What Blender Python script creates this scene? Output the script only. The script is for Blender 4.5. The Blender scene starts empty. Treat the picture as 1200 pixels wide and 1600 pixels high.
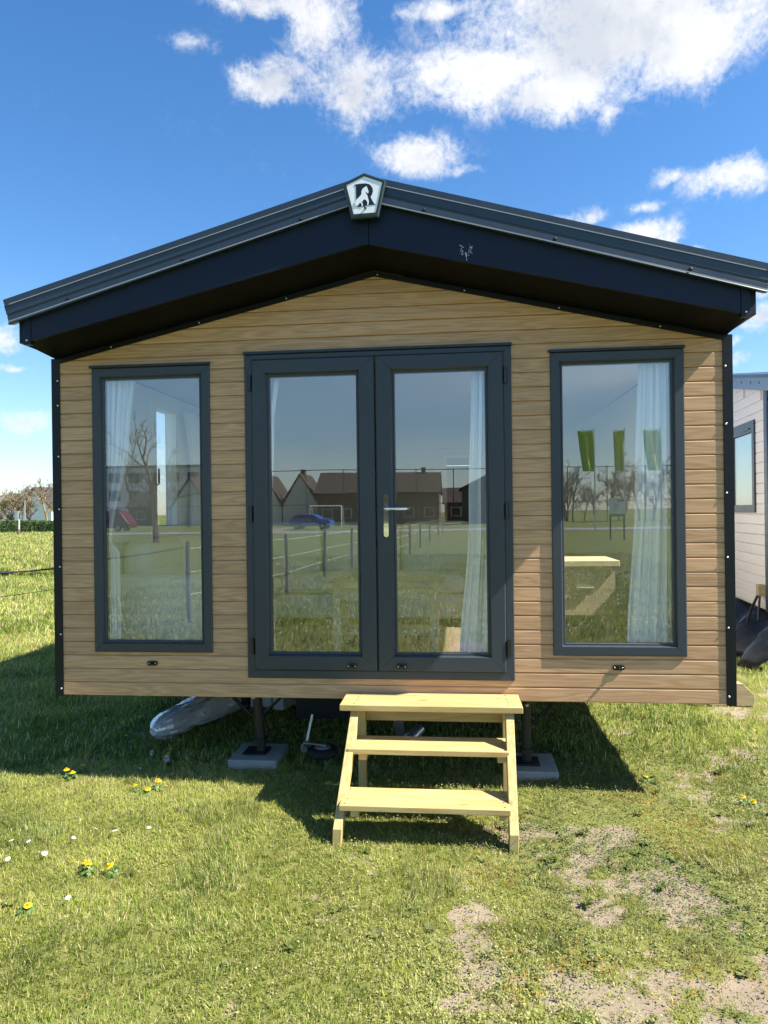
import bpy, bmesh, math, random
import numpy as np
from mathutils import Vector, Matrix

SC = bpy.context.scene
COL = SC.collection
R = math.radians
rng = np.random.default_rng(7)
random.seed(7)

# ------------------------------------------------------------------ camera
CAM = Vector((0.465, -4.099, 1.620))
cd = bpy.data.cameras.new('camera'); cam = bpy.data.objects.new('camera', cd); COL.objects.link(cam)
cd.sensor_fit = 'VERTICAL'; cd.sensor_height = 24.0; cd.lens = 1110.0 / 1600.0 * 24.0
cd.clip_start = 0.05; cd.clip_end = 3000
yaw, pitch, roll = -0.10312, -0.00041, -0.01261
fw = Vector((math.sin(yaw) * math.cos(pitch), math.cos(yaw) * math.cos(pitch), math.sin(pitch)))
rt = Vector((math.cos(yaw), -math.sin(yaw), 0)); up = rt.cross(fw)
r2 = rt * math.cos(roll) + up * math.sin(roll); u2 = -rt * math.sin(roll) + up * math.cos(roll)
mw = Matrix((r2, u2, -fw)).transposed().to_4x4(); mw.translation = CAM
cam.matrix_world = mw
SC.camera = cam

# ------------------------------------------------------------------ light, sky, exposure
SUN = Vector((0.9, -0.14, 1.0)).normalized()          # towards the sun
sl = bpy.data.lights.new('sun', 'SUN'); sun = bpy.data.objects.new('sun', sl); COL.objects.link(sun)
sl.energy = 5.0; sl.angle = R(0.53); sl.color = (1.0, 0.945, 0.86)
sun.rotation_euler = (-SUN).to_track_quat('-Z', 'Y').to_euler(); sun.location = (12, -3, 20)

SC.view_settings.view_transform = 'Standard'; SC.view_settings.look = 'None'
SC.view_settings.exposure = 1.36; SC.view_settings.gamma = 1.0; SC.view_settings.use_curve_mapping = False
SC.render.engine = 'CYCLES'
SC.cycles.use_denoising = True
SC.cycles.max_bounces = 10; SC.cycles.transparent_max_bounces = 16
SC.cycles.sample_clamp_indirect = 6.0

world = bpy.data.worlds.new('World'); SC.world = world; world.use_nodes = True
WN = world.node_tree; WN.nodes.clear()


class NT:
    """small wrapper for building node trees"""
    def __init__(self, tree): self.t = tree; self.n = tree.nodes; self.l = tree.links
    def put(self, sock, v):
        if isinstance(v, bpy.types.NodeSocket): self.l.new(v, sock)
        elif v is not None: sock.default_value = v
    def new(self, typ, ins=None, **kw):
        nd = self.n.new(typ)
        for k, v in kw.items(): setattr(nd, k, v)
        for k, v in (ins or {}).items(): self.put(nd.inputs[k], v)
        return nd
    def math(self, op, a, b=None, c=None, clamp=False):
        nd = self.n.new('ShaderNodeMath'); nd.operation = op; nd.use_clamp = clamp
        for i, v in enumerate((a, b, c)):
            if v is not None: self.put(nd.inputs[i], v)
        return nd.outputs[0]
    def vmath(self, op, a, b=None, scale=None):
        nd = self.n.new('ShaderNodeVectorMath'); nd.operation = op
        self.put(nd.inputs[0], a)
        if b is not None: self.put(nd.inputs[1], b)
        if scale is not None: self.put(nd.inputs['Scale'], scale)
        return nd.outputs['Value'] if op in ('DOT_PRODUCT', 'LENGTH') else nd.outputs[0]
    def ramp(self, fac, stops, interp='LINEAR'):
        nd = self.n.new('ShaderNodeValToRGB'); cr = nd.color_ramp; cr.interpolation = interp
        while len(cr.elements) < len(stops): cr.elements.new(0.5)
        for e, (p, c) in zip(cr.elements, stops):
            e.position = p; e.color = (*c, 1) if len(c) == 3 else c
        self.put(nd.inputs[0], fac); return nd.outputs[0]
    def smooth(self, x, a, b):
        nd = self.n.new('ShaderNodeMapRange'); nd.interpolation_type = 'SMOOTHSTEP'
        self.put(nd.inputs[0], x); nd.inputs[1].default_value = a; nd.inputs[2].default_value = b
        nd.inputs[3].default_value = 0; nd.inputs[4].default_value = 1
        return nd.outputs[0]
    def noise(self, vec, scale, detail=4, rough=0.55, dist=0.0):
        nd = self.n.new('ShaderNodeTexNoise'); self.put(nd.inputs['Vector'], vec)
        nd.inputs['Scale'].default_value = scale; nd.inputs['Detail'].default_value = detail
        nd.inputs['Roughness'].default_value = rough; nd.inputs['Distortion'].default_value = dist
        return nd.outputs[0]
    def mix(self, fac, a, b, blend='MIX'):
        nd = self.n.new('ShaderNodeMix'); nd.data_type = 'RGBA'; nd.blend_type = blend
        self.put(nd.inputs[0], fac)
        for s, v in ((nd.inputs[6], a), (nd.inputs[7], b)):
            if isinstance(v, (tuple, list)): v = (*v, 1) if len(v) == 3 else v
            self.put(s, v)
        return nd.outputs[2]


def build_sky():
    w = NT(WN)
    sky = w.new('ShaderNodeTexSky', sky_type='NISHITA', sun_disc=False)
    sky.sun_elevation = math.asin(SUN.z); sky.sun_rotation = math.atan2(SUN.x, SUN.y)
    sky.altitude = 0; sky.air_density = 1.0; sky.dust_density = 0.25; sky.ozone_density = 3.0
    tc = w.new('ShaderNodeTexCoord'); d = w.vmath('NORMALIZE', tc.outputs['Generated'])
    # individual cumulus clouds: direction (x, y, z), half width, half height in radians
    CL = [[0.1998, 0.823, 0.5317, 0.1623, 0.0577], [0.0407, 0.8546, 0.5177, 0.0945, 0.0312], [0.123, 0.8572, 0.5001, 0.0814, 0.0314],
          [0.269, 0.8133, 0.516, 0.0726, 0.0511], [0.2045, 0.7981, 0.5668, 0.1938, 0.0514], [0.1835, 0.8669, 0.4635, 0.0176, 0.0134],
          [-0.1167, 0.8517, 0.5108, 0.0479, 0.0412], [-0.2064, 0.832, 0.515, 0.0569, 0.023], [-0.1507, 0.8084, 0.569, 0.0405, 0.0425],
          [-0.206, 0.7903, 0.5771, 0.0649, 0.0131], [-0.1292, 0.8345, 0.5357, 0.0265, 0.0385], [-0.0124, 0.8535, 0.521, 0.0573, 0.0229],
          [-0.0036, 0.8174, 0.576, 0.0511, 0.012], [-0.0422, 0.8925, 0.449, 0.053, 0.0215], [0.0111, 0.9016, 0.4324, 0.0209, 0.0087],
          [0.3265, 0.8634, 0.3847, 0.0529, 0.0192], [0.2564, 0.8811, 0.3973, 0.0187, 0.0084], [0.2359, 0.8975, 0.3726, 0.0207, 0.0072],
          [0.2406, 0.9083, 0.3422, 0.0389, 0.0163], [0.1685, 0.9137, 0.3698, 0.0233, 0.0112], [0.1283, 0.9188, 0.3733, 0.0206, 0.0068],
          [0.2963, 0.9003, 0.3189, 0.0144, 0.0059], [-0.2929, 0.7899, 0.5388, 0.0287, 0.0087], [-0.5322, 0.8387, 0.1157, 0.033, 0.0159],
          [-0.538, 0.823, 0.1825, 0.0168, 0.0062], [-0.545, 0.8094, 0.2188, 0.0234, 0.0152], [0.3716, 0.9, 0.2278, 0.0302, 0.018],
          [0.3445, 0.9173, 0.1996, 0.0114, 0.0062], [0.3543, 0.918, 0.178, 0.0184, 0.007], [0.363, 0.8961, 0.2555, 0.0165, 0.0067]]
    warp = w.new('ShaderNodeTexNoise', {'Vector': d}); warp.inputs['Scale'].default_value = 16; warp.inputs['Detail'].default_value = 5
    wv = w.vmath('SUBTRACT', warp.outputs['Color'], (0.5, 0.5, 0.5))
    dw = w.vmath('ADD', d, w.vmath('SCALE', wv, scale=0.045))
    best = None; low = None
    for x, y, z, a, b in CL:
        c = Vector((x, y, z)).normalized(); e1 = c.cross(Vector((0, 0, 1))).normalized(); e2 = e1.cross(c)
        u = w.vmath('DOT_PRODUCT', dw, tuple(e1 / (a * 1.75))); v = w.vmath('DOT_PRODUCT', dw, tuple(e2 / (b * 1.8)))
        r_ = w.math('MULTIPLY_ADD', u, u, w.math('MULTIPLY', v, v))
        m = w.math('SUBTRACT', 1.0, w.math('SQRT', r_))
        k_ = 1.55 if a < 0.035 else 1.75; wt = 0.62 if a < 0.022 else 0.74 if a < 0.034 else 0.86 if a < 0.07 else 1.0
        if x < -0.28 and z > 0.5: wt = 0.46
        m = w.math('MULTIPLY', m, wt)
        m = w.math('MULTIPLY', m, w.math('GREATER_THAN', w.vmath('DOT_PRODUCT', d, tuple(c)), 0.5), clamp=True)
        best = m if best is None else w.math('SMOOTH_MAX', best, m, 0.15)
    # scattered cumulus for the rest of the sky (towards and behind the viewer)
    pl = w.new('ShaderNodeSeparateXYZ', {0: d})
    dz = w.math('ADD', w.math('MAXIMUM', pl.outputs[2], 0.0), 0.10)
    cb = w.new('ShaderNodeCombineXYZ', {0: w.math('DIVIDE', pl.outputs[0], dz), 1: w.math('DIVIDE', pl.outputs[1], dz)})
    n0 = w.noise(cb.outputs[0], 0.55, 5, 0.55, 0.3)
    gen = w.math('MULTIPLY', w.smooth(n0, 0.56, 0.76), 0.55)
    gen = w.math('MULTIPLY', gen, w.smooth(pl.outputs[1], 0.05, -0.25))
    gen = w.math('MULTIPLY', gen, w.smooth(pl.outputs[2], 0.0, 0.06))
    best = w.math('MAXIMUM', best, gen)
    f1 = w.noise(d, 12, 10, 0.62, 1.0); f2 = w.noise(d, 44, 8, 0.64, 1.0); f3 = w.noise(d, 150, 6, 0.6, 0.4)
    fb = w.math('MULTIPLY_ADD', f1, 0.46, w.math('MULTIPLY_ADD', f2, 0.32, w.math('MULTIPLY', f3, 0.22)))
    dens = w.math('MULTIPLY_ADD', w.math('SUBTRACT', fb, 0.5), 4.3, w.math('SUBTRACT', w.math('MULTIPLY', best, 2.1), 0.66))
    dens = w.math('MULTIPLY', w.smooth(dens, -0.30, 1.10), w.smooth(best, 0.0, 0.45))
    shade = w.noise(d, 6.5, 5, 0.55, 0.2)
    core = w.smooth(best, 0.30, 0.8)
    grey = w.math('MULTIPLY', w.smooth(shade, 0.42, 0.60), core)
    ccol = w.mix(grey, (8.1, 8.2, 8.4), (5.7, 6.0, 6.6))
    # thin pale veil low over the horizon
    veil = w.smooth(pl.outputs[2], 0.34, -0.02)
    hs = w.new('ShaderNodeHueSaturation', {'Color': sky.outputs[0], 'Saturation': 1.25, 'Hue': 0.502, 'Value': 1.66})
    sk = w.mix(w.math('MULTIPLY', veil, 0.35), hs.outputs[0], (4.6, 6.5, 8.3))
    colr = w.mix(w.math('MULTIPLY', dens, 0.97), sk, ccol)
    bg = w.new('ShaderNodeBackground', {'Color': colr, 'Strength': 0.0515})
    out = w.new('ShaderNodeOutputWorld', {'Surface': bg.outputs[0]})


build_sky()

# ------------------------------------------------------------------ helpers: objects
def tag(o, label=None, cat=None, group=None, kind=None):
    if label: o['label'] = label
    if cat: o['category'] = cat
    if group: o['group'] = group
    if kind: o['kind'] = kind
    return o


def thing(name, loc, label, cat, group=None, rz=0.0):
    o = bpy.data.objects.new(name, None); COL.objects.link(o); o.location = loc; o.rotation_euler = (0, 0, rz)
    o.empty_display_size = 0.2
    return tag(o, label, cat, group)


def attach(o, parent):
    if parent is not None:
        o.parent = parent
        if parent.type == 'EMPTY':
            o.matrix_parent_inverse = (Matrix.Translation(parent.location) @ Matrix.Rotation(parent.rotation_euler.z, 4, 'Z')).inverted()
        elif tuple(parent.location) != (0, 0, 0):
            o.matrix_parent_inverse = Matrix.Translation(-parent.location)
    return o


class MB:
    """collects faces in world coordinates and links them as one mesh object"""
    def __init__(self): self.v = []; self.f = []; self.mi = []; self.m = 0
    def add(self, vs, fs):
        o = len(self.v); self.v += [tuple(p) for p in vs]
        self.f += [tuple(o + i for i in f) for f in fs]; self.mi += [self.m] * len(fs)
        return self
    def box(self, x0, x1, y0, y1, z0, z1):
        return self.add([(x0, y0, z0), (x1, y0, z0), (x1, y1, z0), (x0, y1, z0), (x0, y0, z1), (x1, y0, z1), (x1, y1, z1), (x0, y1, z1)],
                        [(0, 3, 2, 1), (4, 5, 6, 7), (0, 1, 5, 4), (1, 2, 6, 5), (2, 3, 7, 6), (3, 0, 4, 7)])
    def obox(self, c, ax, ay, az, hx, hy, hz):
        c = Vector(c); ax = Vector(ax).normalized() * hx; ay = Vector(ay).normalized() * hy; az = Vector(az).normalized() * hz
        P = [c + sx * ax + sy * ay + sz * az for sz in (-1, 1) for sx, sy in ((-1, -1), (1, -1), (1, 1), (-1, 1))]
        return self.add(P, [(0, 3, 2, 1), (4, 5, 6, 7), (0, 1, 5, 4), (1, 2, 6, 5), (2, 3, 7, 6), (3, 0, 4, 7)])
    def prism(self, poly, axis, a0, a1):
        """polygon of 2D points extruded along axis: 'x' (y,z), 'y' (x,z), 'z' (x,y)"""
        def P(p, a): return {'x': (a, p[0], p[1]), 'y': (p[0], a, p[1]), 'z': (p[0], p[1], a)}[axis]
        n = len(poly)
        fs = [tuple(range(n)), tuple(range(2 * n - 1, n - 1, -1))] + [(i, n + i, n + (i + 1) % n, (i + 1) % n) for i in range(n)]
        return self.add([P(p, a0) for p in poly] + [P(p, a1) for p in poly], fs)
    def tube(self, pts, rad, seg=8, cap=True):
        pts = [Vector(p) for p in pts]
        if not hasattr(rad, '__len__'): rad = [rad] * len(pts)
        vs = []; fs = []; last = None
        for i, p in enumerate(pts):
            t = (pts[min(i + 1, len(pts) - 1)] - pts[max(i - 1, 0)]).normalized()
            if last is None:
                a = t.cross(Vector((0, 0, 1)))
                if a.length < 1e-3: a = t.cross(Vector((1, 0, 0)))
            else:
                a = last - t * last.dot(t)
            a.normalize(); last = a; b = t.cross(a)
            for k in range(seg):
                an = 2 * math.pi * k / seg; vs.append(p + (a * math.cos(an) + b * math.sin(an)) * rad[i])
        for i in range(len(pts) - 1):
            for k in range(seg):
                k2 = (k + 1) % seg; fs.append((i * seg + k, i * seg + k2, (i + 1) * seg + k2, (i + 1) * seg + k))
        if cap: fs += [tuple(range(seg - 1, -1, -1)), tuple((len(pts) - 1) * seg + k for k in range(seg))]
        return self.add(vs, fs)
    def lathe(self, c, prof, seg=16, axis=(0, 0, 1)):
        """prof: (radius, height along axis)"""
        ax = Vector(axis).normalized(); a = ax.cross(Vector((0.3, 0.9, 0.2))).normalized(); b = ax.cross(a); c = Vector(c)
        vs = []; fs = []
        for r_, h in prof:
            for k in range(seg):
                an = 2 * math.pi * k / seg; vs.append(c + ax * h + (a * math.cos(an) + b * math.sin(an)) * r_)
        for i in range(len(prof) - 1):
            for k in range(seg):
                k2 = (k + 1) % seg; fs.append((i * seg + k, i * seg + k2, (i + 1) * seg + k2, (i + 1) * seg + k))
        fs += [tuple(range(seg - 1, -1, -1)), tuple((len(prof) - 1) * seg + k for k in range(seg))]
        return self.add(vs, fs)
    def mitred(self, x0, x1, z0, z1, w, yf, yb, ch=0.004, gap=0.0007, inner=0.0):
        """rectangular frame of four mitred lengths in the xz plane, front chamfered, a fine open joint at each mitre"""
        if not hasattr(w, '__len__'): w = (w,) * 4                # left, right, bottom, top
        o = [(x0, z0), (x1, z0), (x1, z1), (x0, z1)]
        i = [(x0 + w[0], z0 + w[2]), (x1 - w[1], z0 + w[2]), (x1 - w[1], z1 - w[3]), (x0 + w[0], z1 - w[3])]
        for k in range(4):
            a, b = Vector(o[k]), Vector(o[(k + 1) % 4]); c, d = Vector(i[(k + 1) % 4]), Vector(i[k])
            t = (b - a).normalized(); n = Vector((-t.y, t.x))
            a += t * gap; b -= t * gap; c -= t * gap; d += t * gap
            # profile across: outer edge back, outer front chamfer, inner front chamfer, inner back
            wl = (d - a).dot(n)
            def at(s, y): return [(*(a + (d - a) * (s / wl)), y), (*(b + (c - b) * (s / wl)), y)]
            rows = [at(0, yb), at(0, yf + ch), at(ch, yf), at(wl - ch * 1.6, yf), at(wl, yf + ch * 1.6 + inner), at(wl, yb)]
            vs = [(p[0], p[2], p[1]) for rw in rows for p in rw]
            fs = [(2 * r_, 2 * r_ + 1, 2 * r_ + 3, 2 * r_ + 2) for r_ in range(5)]
            fs += [(0, 2, 4, 6, 8, 10), (1, 11, 9, 7, 5, 3), (0, 10, 11, 1)]
            self.add(vs, fs)
        return self
    def build(self, name, mat, parent=None, smooth=False, bevel=0.0, recalc=True, col=None):
        me = bpy.data.meshes.new(name); me.from_pydata(self.v, [], self.f); me.update()
        mats = mat if isinstance(mat, (list, tuple)) else [mat]
        for m in mats: me.materials.append(m)
        if len(mats) > 1: me.polygons.foreach_set('material_index', self.mi)
        if recalc or bevel:
            bm = bmesh.new(); bm.from_mesh(me)
            bmesh.ops.recalc_face_normals(bm, faces=bm.faces)
            if bevel:
                es = [e for e in bm.edges if len(e.link_faces) == 2 and e.calc_face_angle(0) > 0.5]
                bmesh.ops.bevel(bm, geom=es, offset=bevel, segments=2, affect='EDGES', profile=0.5, clamp_overlap=True)
            bm.to_mesh(me); bm.free()
        if smooth:
            me.polygons.foreach_set('use_smooth', [True] * len(me.polygons))
            me.set_sharp_from_angle(angle=R(40))
        o = bpy.data.objects.new(name, me); COL.objects.link(o)
        return attach(o, parent)


def clone(src, loc, parent, name=None, rot=None, scale=None):
    o = bpy.data.objects.new(name or src.name.split('.')[0], src.data); COL.objects.link(o); o.location = loc
    if rot is not None: o.rotation_euler = rot
    if scale is not None: o.scale = scale
    return attach(o, parent)


def proto(name, mb, mat, smooth=True, bevel=0):
    """mesh datablock only (kept out of the scene until placed)"""
    o = mb.build(name, mat, None, smooth, bevel); COL.objects.unlink(o)
    return o


# ------------------------------------------------------------------ materials
def new_mat(name):
    m = bpy.data.materials.new(name); m.use_nodes = True; t = NT(m.node_tree)
    b = m.node_tree.nodes['Principled BSDF']
    return m, t, b


def plain(name, col, rough=0.5, metal=0.0, var=0.12, vscale=6.0, bump=0.0, bscale=80.0, spec=0.5, coord='Object', dirt=None, rvar=0.1):
    m, t, b = new_mat(name); tc = t.new('ShaderNodeTexCoord'); v = tc.outputs[coord]
    n = t.noise(v, vscale, 5, 0.6)
    c = t.mix(n, tuple(max(0, x * (1 - var)) for x in col), tuple(x * (1 + var) for x in col))
    if dirt:
        c = t.mix(t.math('MULTIPLY', t.smooth(t.noise(v, dirt[1], 6, 0.7), 0.52, 0.75), dirt[2]), c, dirt[0])
    t.put(b.inputs['Base Color'], c)
    t.put(b.inputs['Roughness'], t.math('MULTIPLY_ADD', t.noise(v, vscale * 2.3, 4), rvar * 2, rough - rvar, clamp=True))
    b.inputs['Metallic'].default_value = metal; b.inputs['Specular IOR Level'].default_value = spec
    if bump:
        bp = t.new('ShaderNodeBump', {'Height': t.noise(v, bscale, 4, 0.6), 'Strength': bump, 'Distance': 0.01})
        t.put(b.inputs['Normal'], bp.outputs[0])
    return m


def wood(name, light, dark, along='x', ring=9.0, fine=90.0, rough=0.55, bump=0.15, contrast=1.0, knots=0.0, tone=0.10, stretch=9.0, ringw=0.34):
    """timber: stretched noise, cathedral rings, pores; each object takes its own stretch of grain"""
    m, t, b = new_mat(name); tc = t.new('ShaderNodeTexCoord'); oi = t.new('ShaderNodeObjectInfo')
    rnd = oi.outputs['Random']
    off = t.new('ShaderNodeCombineXYZ', {0: t.math('MULTIPLY', rnd, 37.0), 1: t.math('MULTIPLY', rnd, 91.0), 2: t.math('MULTIPLY', rnd, 53.0)})
    v = t.vmath('ADD', tc.outputs['Object'], off.outputs[0])
    s = {'x': (1, stretch * .8, stretch), 'y': (stretch, 1, stretch), 'z': (stretch, stretch, 1)}[along]
    vs = t.vmath('MULTIPLY', v, s)
    warp = t.noise(vs, 1.1, 2, 0.5)
    rings = t.math('SINE', t.math('MULTIPLY_ADD', warp, ring * 6.28, t.math('MULTIPLY', t.noise(vs, 5.0, 3), 2.2)))
    rings = t.math('MULTIPLY_ADD', rings, 0.5, 0.5)
    s2 = tuple(1.0 if q == 1 else 14.0 for q in s)
    fib = t.noise(t.vmath('MULTIPLY', v, tuple(2.0 if q == 1 else fine for q in s)), 1.0, 4, 0.7)
    pores = t.noise(t.vmath('MULTIPLY', v, tuple(9.0 if q == 1 else fine * 3.2 for q in s)), 1.0, 2, 0.5)
    g = t.math('MULTIPLY_ADD', rings, ringw, t.math('MULTIPLY', fib, 1 - ringw))
    g = t.math('MULTIPLY_ADD', t.math('SUBTRACT', g, 0.5), 1.5 * contrast, 0.5, clamp=True)
    c = t.mix(g, dark, light)
    c = t.mix(t.math('MULTIPLY', t.smooth(pores, 0.56, 0.72), 0.35), c, tuple(x * 0.55 for x in dark))
    if knots:
        vo = t.new('ShaderNodeTexVoronoi', {'Vector': t.vmath('MULTIPLY', v, tuple(3.2 if q == 1 else 9.0 for q in s))})
        vo.inputs['Scale'].default_value = 1.0
        k = t.smooth(vo.outputs['Distance'], 0.16, 0.03)
        c = t.mix(t.math('MULTIPLY', k, knots), c, tuple(x * q for x, q in zip(dark, (.62, .45, .32))))
    hs = t.new('ShaderNodeHueSaturation', {'Color': c, 'Value': t.math('MULTIPLY_ADD', rnd, 2 * tone, 1 - tone)})
    t.put(b.inputs['Base Color'], hs.outputs[0]); b.inputs['Roughness'].default_value = rough
    bp = t.new('ShaderNodeBump', {'Height': t.math('ADD', fib, t.math('MULTIPLY', rings, 0.4)), 'Strength': bump, 'Distance': 0.004})
    t.put(b.inputs['Normal'], bp.outputs[0])
    return m


M = {}
M['oak'] = wood('oak_cladding', (0.655, 0.398, 0.212), (0.385, 0.215, 0.106), ring=9.0, fine=170, rough=0.50, bump=0.08, contrast=1.15, tone=0.09, stretch=13, ringw=0.24)
M['pine'] = wood('treated_pine', (0.56, 0.435, 0.19), (0.40, 0.285, 0.10), ring=5.5, fine=60, rough=0.62, bump=0.12, knots=0.75, contrast=0.9, tone=0.05, stretch=10)
M['pine_y'] = wood('treated_pine_rail', (0.55, 0.425, 0.185), (0.39, 0.278, 0.097), along='z', ring=5.5, fine=60, rough=0.62, bump=0.12, knots=0.7, contrast=0.9, tone=0.05, stretch=10)
M['frame'] = plain('anthracite_frame', (0.034, 0.043, 0.054), 0.42, var=0.06, vscale=3, bump=0.03, bscale=500, dirt=((0.10, 0.11, 0.11), 30, 0.12))
M['roofing'] = plain('anthracite_sheet', (0.026, 0.040, 0.060), 0.34, metal=0.0, var=0.08, vscale=4, dirt=((0.10, 0.105, 0.10), 12, 0.15))
M['pale_edge'] = plain('pale_sheet_edge', (0.26, 0.28, 0.30), 0.4, var=0.15, vscale=20)  # pale grey of the thin strips along the verge trim
M['fascia'] = plain('navy_leathergrain_sheet', (0.005, 0.0105, 0.027), 0.38, var=0.15, vscale=5, bump=0.25, bscale=420, spec=0.28)
M['soffit'] = plain('dark_soffit', (0.0025, 0.003, 0.005), 0.5, var=0.1, vscale=4, bump=0.2, bscale=400, spec=0.12)
M['trim'] = plain('black_corner_trim', (0.0045, 0.006, 0.009), 0.35, spec=0.3, var=0.15, vscale=9, bump=0.25, bscale=300, dirt=((0.10, 0.11, 0.12), 160, 0.10))
M['black'] = plain('black_plastic', (0.010, 0.010, 0.011), 0.30, var=0.1)
M['screw'] = plain('zinc_screw', (0.72, 0.73, 0.74), 0.30, metal=0.9, var=0.05)
M['chrome'] = plain('polished_chrome', (0.92, 0.92, 0.92), 0.05, metal=1.0, var=0.02, rvar=0.02)
M['galv'] = plain('galvanised_steel', (0.52, 0.55, 0.58), 0.38, metal=0.85, var=0.15, vscale=30, bump=0.05)
M['steel_dark'] = plain('dark_painted_steel', (0.012, 0.013, 0.015), 0.45, var=0.2, vscale=9)
M['rubber'] = plain('rubber', (0.014, 0.015, 0.018), 0.7, var=0.2, bump=0.1)
M['concrete'] = plain('concrete', (0.33, 0.32, 0.295), 0.85, var=0.18, vscale=14, bump=0.5, bscale=120, dirt=((0.20, 0.20, 0.18), 9, 0.4))
M['badge_white'] = plain('badge_brushed_white', (0.80, 0.84, 0.87), 0.35, var=0.04, vscale=15)
M['badge_black'] = plain('badge_black', (0.012, 0.013, 0.015), 0.3, var=0.05)
M['badge_rim'] = plain('badge_rim', (0.020, 0.030, 0.030), 0.35, var=0.1, vscale=10)
M['white'] = plain('white_paint', (0.78, 0.78, 0.76), 0.5, var=0.03)
M['lining'] = plain('pale_wallboard', (0.74, 0.74, 0.72), 0.6, var=0.04, vscale=3)
M['vinyl'] = wood('vinyl_floor', (0.34, 0.27, 0.18), (0.22, 0.165, 0.10), along='y', ring=3, fine=40, rough=0.4, bump=0.03)
M['sofa'] = plain('cream_weave', (0.82, 0.82, 0.76), 0.85, var=0.10, vscale=22, bump=0.5, bscale=260)
M['table'] = wood('light_oak_furniture', (0.84, 0.72, 0.48), (0.70, 0.57, 0.34), ring=3.5, fine=60, rough=0.45, bump=0.05)
M['cabinet'] = wood('sand_oak_cabinet', (0.70, 0.58, 0.40), (0.58, 0.46, 0.29), ring=3.0, fine=60, rough=0.5, bump=0.05)
M['tarp'] = plain('black_tarpaulin', (0.008, 0.0085, 0.011), 0.42, spec=0.3, var=0.2, vscale=5, bump=0.4, bscale=14, dirt=((0.10, 0.10, 0.09), 8, 0.25))
M['wrap'] = plain('plastic_wrap', (0.80, 0.83, 0.87), 0.12, metal=0.35, var=0.35, vscale=14, bump=1.0, bscale=24, spec=1.0)
M['sheet_stack'] = plain('shiny_wrapped_sheet', (0.75, 0.78, 0.82), 0.18, metal=0.5, var=0.2, vscale=10, bump=0.3, bscale=30)
M['beige'] = wood('beige_cladding', (0.80, 0.70, 0.63), (0.73, 0.63, 0.56), along='y', ring=2.5, fine=50, rough=0.6, bump=0.08, contrast=0.8, tone=0.03)
M['slate_trim'] = plain('slate_blue_trim', (0.16, 0.21, 0.28), 0.45, var=0.06)
M['navy_trim'] = plain('navy_post', (0.030, 0.040, 0.060), 0.4, var=0.08)
M['bark'] = plain('bark', (0.145, 0.115, 0.085), 0.9, var=0.3, vscale=3, bump=0.6, bscale=12)
M['bark_gold'] = plain('golden_bark', (0.28, 0.20, 0.085), 0.9, var=0.3, vscale=3)  # lighter, more golden tone than the other bark
M['twig'] = plain('twig', (0.15, 0.118, 0.085), 0.9, var=0.25, vscale=2)
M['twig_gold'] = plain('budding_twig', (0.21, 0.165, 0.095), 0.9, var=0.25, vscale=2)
M['stake'] = plain('weathered_stake', (0.13, 0.10, 0.07), 0.9, var=0.3, vscale=9, bump=0.4, bscale=60)
M['rope'] = plain('white_fence_rope', (0.72, 0.72, 0.70), 0.7, var=0.05)
M['cable'] = plain('black_cable', (0.012, 0.014, 0.016), 0.5, var=0.1)
M['wire'] = plain('green_wire', (0.05, 0.085, 0.07), 0.5, var=0.1)
M['brick'] = plain('dark_brick', (0.13, 0.085, 0.06), 0.9, var=0.25, vscale=1.5)
M['rooftile'] = plain('brown_roof_tiles', (0.05, 0.036, 0.029), 0.8, var=0.2, vscale=0.9)
M['render'] = plain('cream_render', (0.70, 0.66, 0.58), 0.8, var=0.06, vscale=0.5)
M['pane_dark'] = plain('far_window_glass', (0.03, 0.04, 0.05), 0.08, var=0.1)
M['asphalt'] = plain('pale_asphalt', (0.25, 0.245, 0.24), 0.85, var=0.12, vscale=3)
M['car_blue'] = plain('blue_car_paint', (0.02, 0.09, 0.42), 0.2, var=0.03, spec=0.7)
M['van_red'] = plain('red_van_paint', (0.10, 0.008, 0.010), 0.35, var=0.03)
M['flag'] = plain('green_flag', (0.20, 0.46, 0.03), 0.7, var=0.2, vscale=2.5)
M['flag_yellow'] = plain('yellow_flag_print', (0.75, 0.66, 0.04), 0.7, var=0.1)
M['sign'] = plain('white_signboard', (0.80, 0.80, 0.79), 0.5, var=0.03)
M['sign_dark'] = plain('dark_print', (0.05, 0.06, 0.05), 0.6, var=0.1)
M['petal_yellow'] = plain('dandelion_petals', (0.74, 0.56, 0.008), 0.6, var=0.12, vscale=60)
M['petal_white'] = plain('daisy_petals', (0.70, 0.70, 0.69), 0.6, var=0.05)
M['seedhead'] = plain('seed_down', (0.55, 0.56, 0.54), 0.9, var=0.1)
M['stem'] = plain('flower_stem', (0.22, 0.26, 0.09), 0.7, var=0.2, vscale=40)
M['leaf'] = plain('rosette_leaf', (0.075, 0.15, 0.028), 0.55, var=0.3, vscale=40)
M['hedge'] = plain('clipped_hedge', (0.045, 0.078, 0.015), 0.8, var=0.5, vscale=5)
M['ballnet'] = plain('fence_steel', (0.05, 0.055, 0.055), 0.6, var=0.1)
M['offcut'] = wood('timber_offcut', (0.48, 0.37, 0.21), (0.34, 0.25, 0.125), ring=6, fine=50, rough=0.7, bump=0.15, knots=0.6)


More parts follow.
